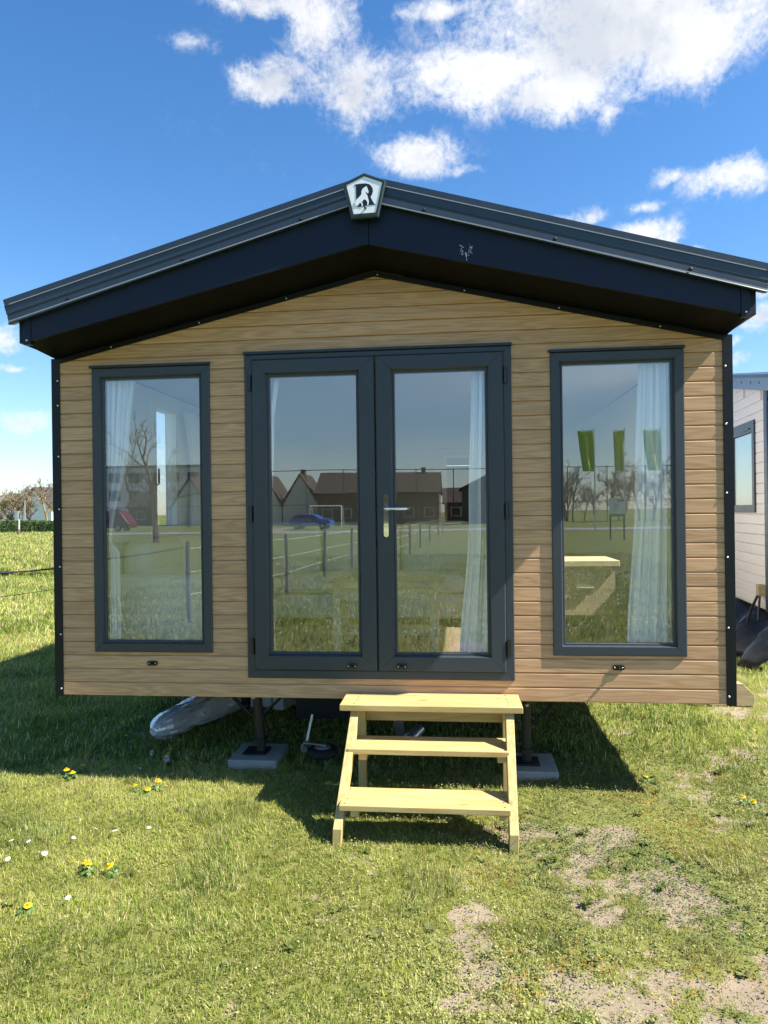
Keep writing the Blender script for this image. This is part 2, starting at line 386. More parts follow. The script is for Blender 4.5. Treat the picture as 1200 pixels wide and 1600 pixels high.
def glass_mat(name, f0, tint):
    m = bpy.data.materials.new(name); m.use_nodes = True; t = NT(m.node_tree); m.node_tree.nodes.clear()
    lw = t.new('ShaderNodeLayerWeight', {'Blend': 0.5})
    sch = t.math('POWER', lw.outputs['Facing'], 5.0)
    fac = t.math('MULTIPLY_ADD', sch, 1 - f0, f0, clamp=True)
    tr = t.new('ShaderNodeBsdfTransparent', {'Color': (*tint, 1)})
    tc = t.new('ShaderNodeTexCoord')
    bp = t.new('ShaderNodeBump', {'Height': t.noise(tc.outputs['Object'], 1.6, 1, 0.4), 'Strength': 0.035, 'Distance': 0.02})
    gl = t.new('ShaderNodeBsdfGlossy', {'Color': (1, 1, 1, 1), 'Roughness': 0.0, 'Normal': bp.outputs[0]})
    mx = t.new('ShaderNodeMixShader', {0: fac, 1: tr.outputs[0], 2: gl.outputs[0]})
    t.new('ShaderNodeOutputMaterial', {'Surface': mx.outputs[0]})
    return m


M['glass'] = glass_mat('double_glazing', 0.13, (0.997, 0.998, 0.997))


def cloth_mat(name, col):
    m, t, b = new_mat(name); b.inputs['Base Color'].default_value = (*col, 1); b.inputs['Roughness'].default_value = 0.9
    tl = t.new('ShaderNodeBsdfTranslucent', {'Color': (*col, 1)})
    mx = t.new('ShaderNodeMixShader', {0: 0.18, 1: b.outputs[0], 2: tl.outputs[0]})
    t.put(m.node_tree.nodes['Material Output'].inputs['Surface'], mx.outputs[0])
    return m


M['curtain'] = cloth_mat('white_voile', (0.93, 0.95, 0.98))


def attr_mat(name, rough=0.7, trans=0.25):
    m, t, b = new_mat(name); at = t.new('ShaderNodeAttribute', attribute_name='tint')
    t.put(b.inputs['Base Color'], at.outputs['Color']); b.inputs['Roughness'].default_value = rough
    b.inputs['Specular IOR Level'].default_value = 0.3
    tl = t.new('ShaderNodeBsdfTranslucent', {'Color': at.outputs['Color']})
    mx = t.new('ShaderNodeMixShader', {0: trans, 1: b.outputs[0], 2: tl.outputs[0]})
    t.put(m.node_tree.nodes['Material Output'].inputs['Surface'], mx.outputs[0])
    return m


M['grass'] = attr_mat('grass_blades', 0.6, 0.30)
M['weed'] = attr_mat('weed_leaves', 0.6, 0.22)

# ------------------------------------------------------------------ ground
class Fbm:
    def __init__(self, seed, n=128): self.g = np.random.default_rng(seed).random((n, n)); self.n = n
    def one(self, x, y):
        xi = np.floor(x).astype(int); yi = np.floor(y).astype(int); fx = x - xi; fy = y - yi
        fx = fx * fx * (3 - 2 * fx); fy = fy * fy * (3 - 2 * fy); n = self.n; g = self.g
        a = g[xi % n, yi % n]; b = g[(xi + 1) % n, yi % n]; c = g[xi % n, (yi + 1) % n]; d = g[(xi + 1) % n, (yi + 1) % n]
        return (a * (1 - fx) + b * fx) * (1 - fy) + (c * (1 - fx) + d * fx) * fy
    def __call__(self, x, y, scale, oct=4, rough=0.55):
        s = 0; a = 1; t = 0
        for k in range(oct):
            s = s + a * self.one(x * scale * 2 ** k + 17.3 * k, y * scale * 2 ** k + 9.1 * k); t += a; a *= rough
        return s / t


def sstep(a, b, x):
    t = np.clip((x - a) / (b - a), 0, 1); return t * t * (3 - 2 * t)


F1, F2, F3, F4 = Fbm(1), Fbm(2), Fbm(3), Fbm(4)


def soil(x, y):
    """bare-soil share of the lawn: worn ground in front of and right of the steps, few spots elsewhere"""
    n = 0.42 * F1(x, y, 1.6, 5, 0.66) + 0.58 * F4(x + 5, y, 4.2, 6, 0.72)
    worn = np.exp(-(((x - 0.62) / 0.60) ** 2 + ((y + 1.10) / 0.75) ** 2)) * 0.060
    worn = worn + 0.030 * sstep(-0.1, 0.9, x) * sstep(1.5, -0.2, y)
    worn = worn + 0.035 * np.exp(-(((x - 0.2) / 0.6) ** 2 + ((y + 0.55) / 0.3) ** 2))
    near = sstep(-7, -4.5, y) * sstep(6, 3, np.abs(x)) * sstep(7, 3, y)
    s = n + (worn - 0.02 - 0.075 * sstep(0.1, -0.8, x)) * near - 0.1 * (1 - near) + 0.26 * (F3(x, y + 3, 13.0, 4, 0.7) - 0.5) + 0.012
    return sstep(0.51, 0.70, s)


def relief(x, y):
    near = np.exp(-((x / 9) ** 2 + ((y + 1) / 9) ** 2))
    return (0.035 * (F2(x, y, 0.9, 4) - 0.5) + 0.022 * (F3(x, y, 5.0, 4, 0.6) - 0.5)) * near


def axis_grid(lo, hi, fine, far):
    a = list(np.arange(lo, hi + 1e-6, fine)); st = fine * 2; x = hi
    up_ = []
    while x < far: x += st; st *= 1.28; up_.append(min(x, far))
    x = lo; st = fine * 2; dn = []
    while x > -far: x -= st; st *= 1.28; dn.append(max(x, -far))
    return np.array(dn[::-1] + a + up_)


def make_ground():
    gx = axis_grid(-4.2, 4.6, 0.03, 1500); gy = axis_grid(-2.6, 2.2, 0.03, 1500)
    X, Y = np.meshgrid(gx, gy, indexing='ij'); Z = relief(X, Y) - 0.010 * soil(X, Y)
    V = np.stack([X, Y, Z], -1).reshape(-1, 3); nx, ny = len(gx), len(gy)
    I = np.arange(nx * ny).reshape(nx, ny)
    Fq = np.stack([I[:-1, :-1], I[1:, :-1], I[1:, 1:], I[:-1, 1:]], -1).reshape(-1, 4)
    me = bpy.data.meshes.new('ground'); me.vertices.add(len(V)); me.vertices.foreach_set('co', V.ravel())
    me.loops.add(Fq.size); me.loops.foreach_set('vertex_index', Fq.ravel())
    me.polygons.add(len(Fq)); me.polygons.foreach_set('loop_start', np.arange(0, Fq.size, 4)); me.polygons.foreach_set('loop_total', np.full(len(Fq), 4))
    me.polygons.foreach_set('use_smooth', np.ones(len(Fq), bool))
    me.update(calc_edges=True)
    a = me.attributes.new('soil', 'FLOAT', 'POINT'); a.data.foreach_set('value', soil(X, Y).ravel())
    m, t, b = new_mat('lawn_and_soil'); tc = t.new('ShaderNodeTexCoord'); v = tc.outputs['Object']
    at = t.new('ShaderNodeAttribute', attribute_name='soil')
    n1 = t.noise(v, 0.35, 5); n2 = t.noise(v, 7, 5, 0.65); n3 = t.noise(v, 60, 4, 0.7)
    n4 = t.noise(v, 1.7, 6, 0.7); n5 = t.noise(v, 22, 4, 0.7)
    g = t.mix(n1, (0.165, 0.225, 0.047), (0.235, 0.28, 0.07))
    g = t.mix(t.smooth(n4, 0.42, 0.66), g, (0.29, 0.315, 0.09))
    g = t.mix(t.math('MULTIPLY', t.smooth(n5, 0.45, 0.62), 0.6), g, (0.11, 0.155, 0.033))
    g = t.mix(t.smooth(n2, 0.45, 0.7), g, (0.33, 0.33, 0.11))
    g = t.mix(t.math('MULTIPLY', t.smooth(n3, 0.42, 0.65), 0.55), g, (0.085, 0.12, 0.028))
    s = t.mix(n2, (0.30, 0.235, 0.165), (0.44, 0.355, 0.262))
    s = t.mix(t.math('MULTIPLY', t.smooth(n3, 0.52, 0.75), 0.6), s, (0.30, 0.235, 0.16))
    sm = t.smooth(t.math('MULTIPLY_ADD', t.math('SUBTRACT', n3, 0.5), 0.9, at.outputs['Fac']), 0.25, 0.6)
    # dry thatch under the blades close by
    ge = t.new('ShaderNodeNewGeometry'); sp = t.new('ShaderNodeVectorMath', {0: ge.outputs['Position']}, operation='LENGTH')
    near = t.smooth(sp.outputs['Value'], 7.0, 3.5)
    g = t.mix(t.math('MULTIPLY', near, 0.6), g, t.mix(t.math('MULTIPLY_ADD', n2, 0.5, t.math('MULTIPLY', n3, 0.5)), (0.10, 0.115, 0.025), (0.38, 0.36, 0.11)))
    t.put(b.inputs['Base Color'], t.mix(1.0, t.mix(sm, g, s), (0.70, 0.70, 0.70), 'MULTIPLY')); b.inputs['Roughness'].default_value = 0.95
    b.inputs['Specular IOR Level'].default_value = 0.1
    hgt = t.math('ADD', t.math('MULTIPLY', n3, 0.5), t.noise(v, 190, 3, 0.7))
    bp = t.new('ShaderNodeBump', {'Height': hgt, 'Strength': 0.35, 'Distance': 0.012})
    t.put(b.inputs['Normal'], bp.outputs[0])
    me.materials.append(m)
    o = bpy.data.objects.new('ground', me); COL.objects.link(o)
    return tag(o, 'worn lawn of green and straw grass with bare sandy soil patches', 'lawn', kind='structure')


make_ground()


def bulk(name, V, Fc, C, mat):
    """V (n,k,3) polygons patches with faces Fc (list of index tuples within k) and colour C (n,3)"""
    n, k, _ = V.shape
    me = bpy.data.meshes.new(name); me.vertices.add(n * k); me.vertices.foreach_set('co', V.reshape(-1).astype(np.float32))
    li = []; ls = []; lt = []
    base = (np.arange(n) * k)
    tot = 0
    idx = np.concatenate([base[:, None] + np.array(f)[None, :] for f in Fc], axis=1).ravel()
    per = [len(f) for f in Fc]
    lt = np.tile(per, n); ls = np.concatenate([[0], np.cumsum(lt)[:-1]])
    me.loops.add(len(idx)); me.loops.foreach_set('vertex_index', idx)
    me.polygons.add(len(lt)); me.polygons.foreach_set('loop_start', ls); me.polygons.foreach_set('loop_total', lt)
    me.update(calc_edges=True)
    a = me.attributes.new('tint', 'FLOAT_COLOR', 'POINT')
    cc = np.concatenate([np.repeat(C, k, 0), np.ones((n * k, 1))], 1); a.data.foreach_set('color', cc.ravel().astype(np.float32))
    me.materials.append(mat)
    o = bpy.data.objects.new(name, me); COL.objects.link(o)
    return o


def blades(n, x0, x1, y0, y1, hmean, wid, keep_soil=0.12, seed=0, lush=0.0, wedge=None):
    r = np.random.default_rng(seed)
    x = r.uniform(x0, x1, n); y = r.uniform(y0, y1, n)
    if wedge:                       # a strip of lawn running away from the viewer: x follows the distance
        y = y0 + (y1 - y0) * r.random(n) ** 1.7; x = CAM.x + (y - CAM.y) * r.uniform(wedge[0], wedge[1], n)
    # tufted: pull blades towards clump centres
    cs = 0.043
    ix = np.floor(x / cs + 0.8 * np.sin(y * 31.0)).astype(int); iy = np.floor(y / cs + 0.8 * np.sin(x * 27.0)).astype(int)
    jx = x + (F4.g[(ix * 7 + iy * 13) % 128, (iy * 5 + ix * 3) % 128] - 0.5) * cs * 1.6
    jy = y + (F3.g[(ix * 11 + iy * 3) % 128, (iy * 7 + ix * 5) % 128] - 0.5) * cs * 1.6
    pull = r.uniform(0, 1.0, n); x = x + (jx - x) * pull; y = y + (jy - y) * pull
    s = soil(x, y); sparse = sstep(0.1, 1.0, x) * sstep(1.2, 0.2, y) * sstep(-3.2, -2.4, y) * sstep(0.62, 0.48, F2(x + 9, y, 1.9, 4))
    tuft = sstep(0.60, 0.68, F4(x, y, 2.9, 3))
    ok = r.random(n) > np.clip(np.maximum(s * 0.98 - keep_soil, sparse * 0.86) - tuft * 0.7 * (s < 0.9), 0, 0.985)
    x, y, s, tuft = x[ok], y[ok], s[ok], tuft[ok]; n = len(x)
    h = hmean * r.lognormal(0, 0.32, n) * (0.75 + 0.7 * F2(x, y, 1.3, 3)) * (1 + 0.65 * tuft) * (1 - 0.35 * s)
    w = wid * r.uniform(0.7, 1.4, n)
    az = r.uniform(0, 2 * np.pi, n); lean = np.abs(r.normal(0.5, 0.33, n)) * h
    # neighbouring blades lean alike
    la = F1(x, y, 3.0, 2) * 12 + r.normal(0, 1.1, n)
    dx, dy = np.cos(la) * lean, np.sin(la) * lean
    sx, sy = np.cos(az) * w / 2, np.sin(az) * w / 2
    z = relief(x, y) - 0.012 * s - 0.004
    V = np.zeros((n, 5, 3))
    V[:, 0] = np.stack([x - sx, y - sy, z], 1); V[:, 1] = np.stack([x + sx, y + sy, z], 1)
    hz = np.sqrt(np.maximum(h * h - lean * lean * 0.6, (0.35 * h) ** 2))
    V[:, 2] = np.stack([x + dx * .4 + sx * .8, y + dy * .4 + sy * .8, z + hz * .62], 1)
    V[:, 3] = np.stack([x + dx * .4 - sx * .8, y + dy * .4 - sy * .8, z + hz * .62], 1)
    V[:, 4] = np.stack([x + dx, y + dy, z + hz], 1)
    p = F3(x, y, 1.1, 4); q = r.random(n)
    green = np.array([0.235, 0.33, 0.042]); lime = np.array([0.50, 0.55, 0.095]); straw = np.array([0.70, 0.60, 0.27]); deep = np.array([0.10, 0.175, 0.030])
    t1 = np.clip(sstep(0.32, 0.60, p) * 0.9 + 0.06 + r.normal(0, 0.22, n) - lush, 0, 1)[:, None]
    C = green * (1 - t1) + lime * t1
    dead = (q < 0.30 + 0.24 * sstep(0.5, 0.7, p) + 0.15 * s - lush * 0.2)[:, None]
    C = np.where(dead, straw * r.uniform(0.65, 1.15, (n, 1)), C)
    C = np.where((tuft > 0.5)[:, None] & ~dead, C * 0.55 + deep * 0.55, C)
    C = C * r.uniform(0.75, 1.25, (n, 1)) * 0.80
    return V, C


def make_grass():
    parts = [blades(560000, -2.75, 2.9, -2.35, 0.35, 0.0170, 0.0024, seed=11),
             blades(60000, -2.9, 2.4, 0.35, 3.2, 0.028, 0.0055, seed=12, lush=0.25),
             blades(110000, -6.5, -2.0, 0.2, 8.0, 0.034, 0.0062, seed=13, lush=0.15),
             blades(90000, -15.0, -4.0, 5.0, 24.0, 0.06, 0.013, seed=14, lush=0.15),
             blades(120000, 0, 0, 14.0, 60.0, 0.10, 0.030, seed=17, lush=0.05, wedge=(-0.74, -0.52)),
             blades(42000, 1.9, 5.2, 0.3, 5.2, 0.034, 0.0058, seed=15, lush=0.1),
             blades(130000, -6.5, 6.5, -22.0, -2.35, 0.050, 0.011, seed=16, lush=0.2)]
    V = np.concatenate([p[0] for p in parts]); C = np.concatenate([p[1] for p in parts])
    o = bulk('grass', V, [(0, 1, 2, 3), (3, 2, 4)], C, M['grass'])
    tag(o, 'short green and straw coloured grass of the lawn', 'grass', kind='stuff')


def make_weeds():
    r = np.random.default_rng(21)
    n = 420000
    x = r.uniform(-2.6, 2.9, n); y = r.uniform(-2.3, 0.9, n)
    s = soil(x, y); p = F4(x, y, 1.7, 4); right = sstep(-0.3, 1.0, x)
    dens = sstep(0.40, 0.58, p) * (0.16 + 0.85 * right) * (1 - 0.55 * s) + 0.42 * right * (1 - 0.75 * s)
    ok = r.random(n) < dens; x, y, s, p = x[ok], y[ok], s[ok], p[ok]; n = len(x)
    # leaves gather round small plants
    cs = 0.035
    ix = np.floor(x / cs + 0.7 * np.sin(y * 37.0)).astype(int); iy = np.floor(y / cs + 0.7 * np.sin(x * 29.0)).astype(int)
    x += (F4.g[(ix * 7 + iy * 13) % 128, (iy * 5 + ix * 3) % 128] - 0.5) * cs; y += (F3.g[(ix * 11 + iy * 3) % 128, (iy * 7 + ix * 5) % 128] - 0.5) * cs
    z = relief(x, y) + r.gamma(2.0, 0.006, n) - 0.004
    L = r.uniform(0.005, 0.013, n); W = L * r.uniform(0.45, 0.8, n); az = r.uniform(0, 2 * np.pi, n); til = r.normal(0.25, 0.45, n)
    ca, sa = np.cos(az), np.sin(az); ct, st = np.cos(til), np.sin(til)
    def P(u, v, lift): return np.stack([x + ca * u * ct - sa * v, y + sa * u * ct + ca * v, z + u * st + lift], 1)
    V = np.stack([P(-L * 0, -0 * W, 0), P(L * .55, -W * .5, 0.0012), P(L, 0 * W, -0.0005), P(L * .55, W * .5, 0.0012)], 1)
    q = F2(x, y, 2.2, 3); t1 = np.clip(sstep(0.3, 0.7, q) + r.normal(0, 0.25, n), 0, 1)[:, None]
    C = np.array([0.16, 0.21, 0.065]) * (1 - t1) + np.array([0.44, 0.44, 0.165]) * t1
    rust = (F1(x, y, 3.3, 3) > 0.67)[:, None] & (r.random((n, 1)) < 0.4)
    C = np.where(rust, np.array([0.48, 0.29, 0.06]), C) * r.uniform(0.75, 1.25, (n, 1)) * 0.78
    o = bulk('ground_weeds', V, [(0, 1, 2, 3)], C, M['weed'])
    tag(o, 'low small leaved weeds and moss spread over the worn soil', 'weeds', kind='stuff')
    # leafy rosettes (plantain, dandelion leaves) and darker clumps
    nr = 230; cx = r.uniform(-2.3, 2.7, nr); cy = r.uniform(-2.2, 0.5, nr); keep = r.random(nr) < 0.35 + 0.65 * sstep(-0.4, 0.8, cx); cx, cy = cx[keep], cy[keep]; nr = len(cx); nl = 11
    a = (np.arange(nl) / nl * 6.283)[None, :] + r.uniform(0, 6.3, (nr, 1)) + r.normal(0, .25, (nr, nl)); Ls = r.uniform(.018, .042, (nr, 1)) * r.uniform(.6, 1.15, (nr, nl)); Ws = Ls * r.uniform(.16, .32, (nr, 1)); up_ = r.uniform(.15, .8, (nr, nl))
    bx, by = np.repeat(cx, nl), np.repeat(cy, nl); a, Ls, Ws, up_ = a.ravel(), Ls.ravel(), Ws.ravel(), up_.ravel(); bz = relief(bx, by)
    def Q(u, v, h): return np.stack([bx + np.cos(a) * u * Ls - np.sin(a) * v * Ws, by + np.sin(a) * u * Ls + np.cos(a) * v * Ws, bz + h * up_ * Ls], 1)
    V2 = np.stack([Q(0, -.2, 0), Q(0, .2, 0), Q(.45, .9, .55), Q(.45, -.9, .55), Q(.8, .75, .8), Q(.8, -.75, .8), Q(1.0, 0, .75)], 1)
    C2 = np.repeat(np.where(r.random((nr, 1)) < .6, np.array([[0.15, 0.20, 0.035]]), np.array([[0.26, 0.28, 0.09]])) * r.uniform(.5, .85, (nr, 1)), nl, 0)
    o = bulk('weed_rosettes', V2, [(0, 1, 2, 3), (3, 2, 4, 5), (5, 4, 6)], C2, M['weed'])
    tag(o, 'small dark green leaf rosettes dotted through the lawn', 'weeds', kind='stuff')
    # dead stalks and crumbs on the bare soil
    n = 6000; x = r.uniform(-1.2, 2.9, n); y = r.uniform(-2.3, 0.6, n); ok = r.random(n) < soil(x, y) * 0.8 + 0.1; x, y = x[ok], y[ok]; n = len(x)
    z = relief(x, y) - 0.008; L = r.uniform(0.008, 0.045, n); az = r.uniform(0, 6.3, n); w = r.uniform(0.0006, 0.0016, n)
    dx, dy = np.cos(az) * L, np.sin(az) * L; px, py = -np.sin(az) * w, np.cos(az) * w; dz = r.normal(0.004, 0.006, n)
    V = np.stack([np.stack([x - px, y - py, z + .002], 1), np.stack([x + px, y + py, z + .002], 1), np.stack([x + dx, y + dy, z + .003 + np.abs(dz)], 1),
                  np.stack([x + dx * .5, y + dy * .5, z + .008], 1)], 1)
    C = np.array([0.46, 0.38, 0.24]) * r.uniform(0.45, 0.8, (n, 1))
    o = bulk('dry_litter', V, [(0, 1, 3), (1, 2, 3), (2, 0, 3)], C, M['weed'])
    tag(o, 'dry stalks and crumbs lying on the bare soil', 'litter', kind='stuff')


make_grass(); make_weeds()

# ------------------------------------------------------------------ the mobile home
ZB = 0.53                        # underside of the cladding above the ground
HOME = thing('mobile_home', (0, 0, ZB), 'oak clad mobile home with navy gable roof and glazed double doors', 'mobile home')
PITCH = 0.0814
G_S, G_A = 0.2286, 3.005          # wall top: z = G_A - G_S*|x|
WINS = [(-1.726, -0.991), (0.995, 1.724)]; WZ = (ZB + 0.265, ZB + 1.994)
DX, DZ = (-0.778, 0.778), (ZB + 0.119, ZB + 2.044)

# backing of the front wall, with the three openings, planks fixed on it
bw = MB()
ap = [(-1.70, -1.015, ZB + 4 * PITCH, ZB + 24 * PITCH), (-0.75, 0.75, ZB + 2 * PITCH, ZB + 24 * PITCH), (1.02, 1.70, ZB + 4 * PITCH, ZB + 24 * PITCH)]
xs = [-1.95, -1.70, -1.015, -0.75, 0.75, 1.02, 1.70, 1.95]
zt = ZB + 24 * PITCH
for i in range(7):
    a, b_ = xs[i], xs[i + 1]
    hole = [q for q in ap if abs(q[0] - a) < 1e-6]
    if hole: bw.box(a, b_, 0.013, 0.058, ZB + 0.004, hole[0][2])
    else: bw.box(a, b_, 0.013, 0.058, ZB + 0.004, zt)
bw.prism([(-1.95, zt), (1.95, zt), (1.95, G_A - G_S * 1.95 + .02), (0, G_A + .02), (-1.95, G_A - G_S * 1.95 + .02)], 'y', 0.013, 0.058)
FW = bw.build('front_wall', M['lining'], HOME)


def plank_piece(x0, x1, k, gable):
    z0 = ZB + k * PITCH; p = PITCH
    prof = [(0.0125, 0.0), (0.0045, 0.0004), (0.0012, 0.0028), (0.0, 0.0065), (0.0, p - 0.0075), (0.0016, p - 0.0040), (0.0048, p - 0.0012), (0.0125, p - 0.0006)]
    vs = []
    for y, dz in prof:
        z = z0 + dz; a, b_ = x0, x1
        if gable:
            lim = max(0.012, (G_A + 0.012 - z) / G_S); a, b_ = max(x0, -lim), min(x1, lim)
        vs += [(a, y, z), (b_, y, z)]
    n = len(prof); fs = [(2 * i, 2 * i + 1, 2 * i + 3, 2 * i + 2) for i in range(n - 1)]
    fs += [tuple(range(0, 2 * n, 2)), tuple(range(2 * n - 1, 0, -2)), (0, 2 * n - 2, 2 * n - 1, 1)]
    MB().add(vs, fs).build('plank', M['oak'], FW)


k = 0
while ZB + k * PITCH < G_A:
    z0, z1 = ZB + k * PITCH, ZB + (k + 1) * PITCH
    cuts = []
    for (wa, wb) in WINS:
        if z1 > ap[0][2] + 0.01 and z0 < ap[0][3] - 0.01: cuts.append((wa + 0.02, wb - 0.02))
    if z1 > ap[1][2] + 0.01 and z0 < ap[1][3] - 0.01: cuts.append((DX[0] + 0.02, DX[1] - 0.02))
    cuts.sort(); x = -1.935
    for a, b_ in cuts + [(1.935, None)]:
        plank_piece(x, a, k, z1 > G_A - G_S * 1.95)
        x = b_
    k += 1

# corner trims
scr = MB().lathe((0, 0, 0), [(0.0062, 0.0), (0.0062, -0.0015), (0.0042, -0.0038), (0.0012, -0.0046)], 10, (0, 1, 0))
SCREW = proto('screw', scr, M['screw'])
for sx in (-1, 1):
    c = MB(); xa, xb = sorted((sx * 1.931, sx * 1.984))
    c.box(xa, xb, -0.0065, 0.0, ZB - 0.006, 2.575)
    xa, xb = sorted((sx * 1.976, sx * 1.984)); c.box(xa, xb, 0.0005, 0.075, ZB - 0.006, 2.575)
    ct = c.build('corner_trim', M['trim'], HOME, bevel=0.0018)
    for z in ([0.57, 0.90, 1.31, 1.66, 1.98, 2.29, 2.44] if sx < 0 else [0.575, 0.955, 1.345, 1.70, 2.08, 2.40]):
        clone(SCREW, (sx * 1.943, -0.0066, z), ct)

# side walls (with windows, two of them added for daylight), rear wall, floor, ceiling
LEN = 11.5
def side_wall(sx, wy0, wy1, wz0, wz1, ya=0.08, yb=None):
    xa, xb = sorted((sx * 1.90, sx * 1.975)); m = MB(); yb = yb or LEN
    m.box(xa, xb, ya, wy0, ZB, 2.60); m.box(xa, xb, wy1, yb, ZB, 2.60)
    m.box(xa, xb, wy0, wy1, ZB, wz0); m.box(xa, xb, wy0, wy1, wz1, 2.60)
    w = m.build('side_wall', M['lining'], HOME)
    f = MB(); f.m = 0
    x_in = sx * 1.895
    fr = MB()
    t = 0.055
    for (a, b_, c, d) in ((wy0 - .03, wy0 + t, wz0 - .03, wz1 + .03), (wy1 - t, wy1 + .03, wz0 - .03, wz1 + .03)):
        fr.box(min(sx * 1.89, sx * 1.985), max(sx * 1.89, sx * 1.985), a, b_, c, d)
    for (c, d) in ((wz0 - .03, wz0 + t), (wz1 - t, wz1 + .03)):
        fr.box(min(sx * 1.892, sx * 1.983), max(sx * 1.892, sx * 1.983), wy0 + t, wy1 - t, c, d)
    win = fr.build('side_window', M['white'], HOME)
    MB().box(min(sx * 1.93, sx * 1.936), max(sx * 1.93, sx * 1.936), wy0 + t, wy1 - t, wz0 + t, wz1 - t).build('pane', M['glass'], win)
    hd = MB().tube([(sx * 1.885, wy0 + .02, 1.85), (sx * 1.86, wy0 + .02, 1.86), (sx * 1.86, wy0 + .02, 1.98)], 0.009, 8)
    hd.build('handle', M['black'], win, smooth=True)

side_wall(-1, 1.24, 1.74, 1.48, 2.52, 0.08, 2.2)
side_wall(-1, 2.4, 4.3, 1.20, 2.52, 2.2, 4.5)  # large window out of view, added to bring more sky light inside
MB().box(-1.975, -1.90, 4.5, LEN, ZB, 2.60).build('side_wall', M['lining'], HOME)
side_wall(1, 0.50, 1.70, 1.30, 2.50, 0.08, 4.5)
side_wall(1, 6.2, 7.1, 1.10, 2.50, 4.5, LEN)  # rear window is also an addition, lets sun brighten the room
MB().box(-1.975, 1.975, LEN, LEN + 0.07, ZB, 2.60).build('rear_wall', M['lining'], HOME)
MB().box(-1.90, 1.90, 0.06, LEN, ZB + 0.06, ZB + 0.115).build('floor', M['vinyl'], HOME)
MB().box(-1.90, 1.90, 0.06, LEN, 2.61, 2.63).build('ceiling', M['white'], HOME)
pw = MB(); pw.box(-1.90, 0.30, 7.2, 7.26, ZB + .12, 2.605); pw.box(1.10, 1.90, 7.2, 7.26, ZB + .12, 2.605); pw.box(0.30, 1.10, 7.2, 7.26, 2.45, 2.605)
PW = pw.build('partition', M['lining'], HOME)
fr = MB(); fr.box(0.25, 0.30, 7.175, 7.198, ZB + .12, 2.50); fr.box(1.10, 1.15, 7.175, 7.198, ZB + .12, 2.50); fr.box(0.30, 1.10, 7.175, 7.198, 2.45, 2.50)
fr.build('doorway_frame', M['white'], PW)
# chassis, with an added dark panel
ch = MB(); ch.box(-1.93, 1.93, 0.10, LEN, ZB - 0.005, ZB + 0.055)
for x in (-0.86, 0.84): ch.box(x - .045, x + .045, 0.95, LEN - .1, ZB - 0.20, ZB - 0.007)
for y in (0.5, 2.6, 5.0, 7.5): ch.box(-1.85, 1.85, y, y + .07, ZB - 0.10, ZB - 0.006)
ch.box(-0.80, 0.78, 1.30, 1.34, 0.03, ZB - 0.012)  # added panel, no real chassis part: keeps the space behind the steps dark
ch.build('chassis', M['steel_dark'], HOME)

for y in (5.2, 6.2):
    MB().tube([(-0.95, y, 0.30), (0.95, y, 0.30)], 0.035, 8).build('axle', M['steel_dark'], HOME)
    for x in (-1.0, 0.86):
        MB().lathe((x, y, 0.30), [(.16, 0), (.29, 0), (.30, .03), (.30, .13), (.29, .16), (.16, .16)], 20, (1, 0, 0)).build('wheel', M['rubber'], HOME)

# roof: sheet, verge trims, fascia, soffit, eaves
V_A, V_S = 3.412, 0.279
rf = MB()
for sx in (-1, 1):
    pts = [(0.0, V_A - 0.002), (sx * 2.05, V_A - V_S * 2.05 - 0.002), (sx * 2.05, V_A - V_S * 2.05 - 0.035), (0.0, V_A - 0.036)]
    rf.prism(pts, 'y', -0.335, LEN + 0.3)
ROOF = rf.build('roof', M['roofing'], HOME)
VP = [(-0.300, 0.001), (-0.346, 0.001), (-0.346, -0.036), (-0.3535, -0.0385), (-0.3535, -0.041), (-0.350, -0.0425), (-0.350, -0.083), (-0.3455, -0.087), (-0.3455, -0.094),
      (-0.349, -0.098), (-0.351, -0.130), (-0.3545, -0.136), (-0.364, -0.139), (-0.364, -0.1425), (-0.348, -0.142), (-0.300, -0.13)]
bolt = MB().lathe((0, 0, 0), [(0.011, 0.002), (0.011, -0.001), (0.0065, -0.0015), (0.0065, -0.010), (0.003, -0.012)], 10, (0, 1, 0))
BOLT = proto('roof_bolt', bolt, M['steel_dark'])
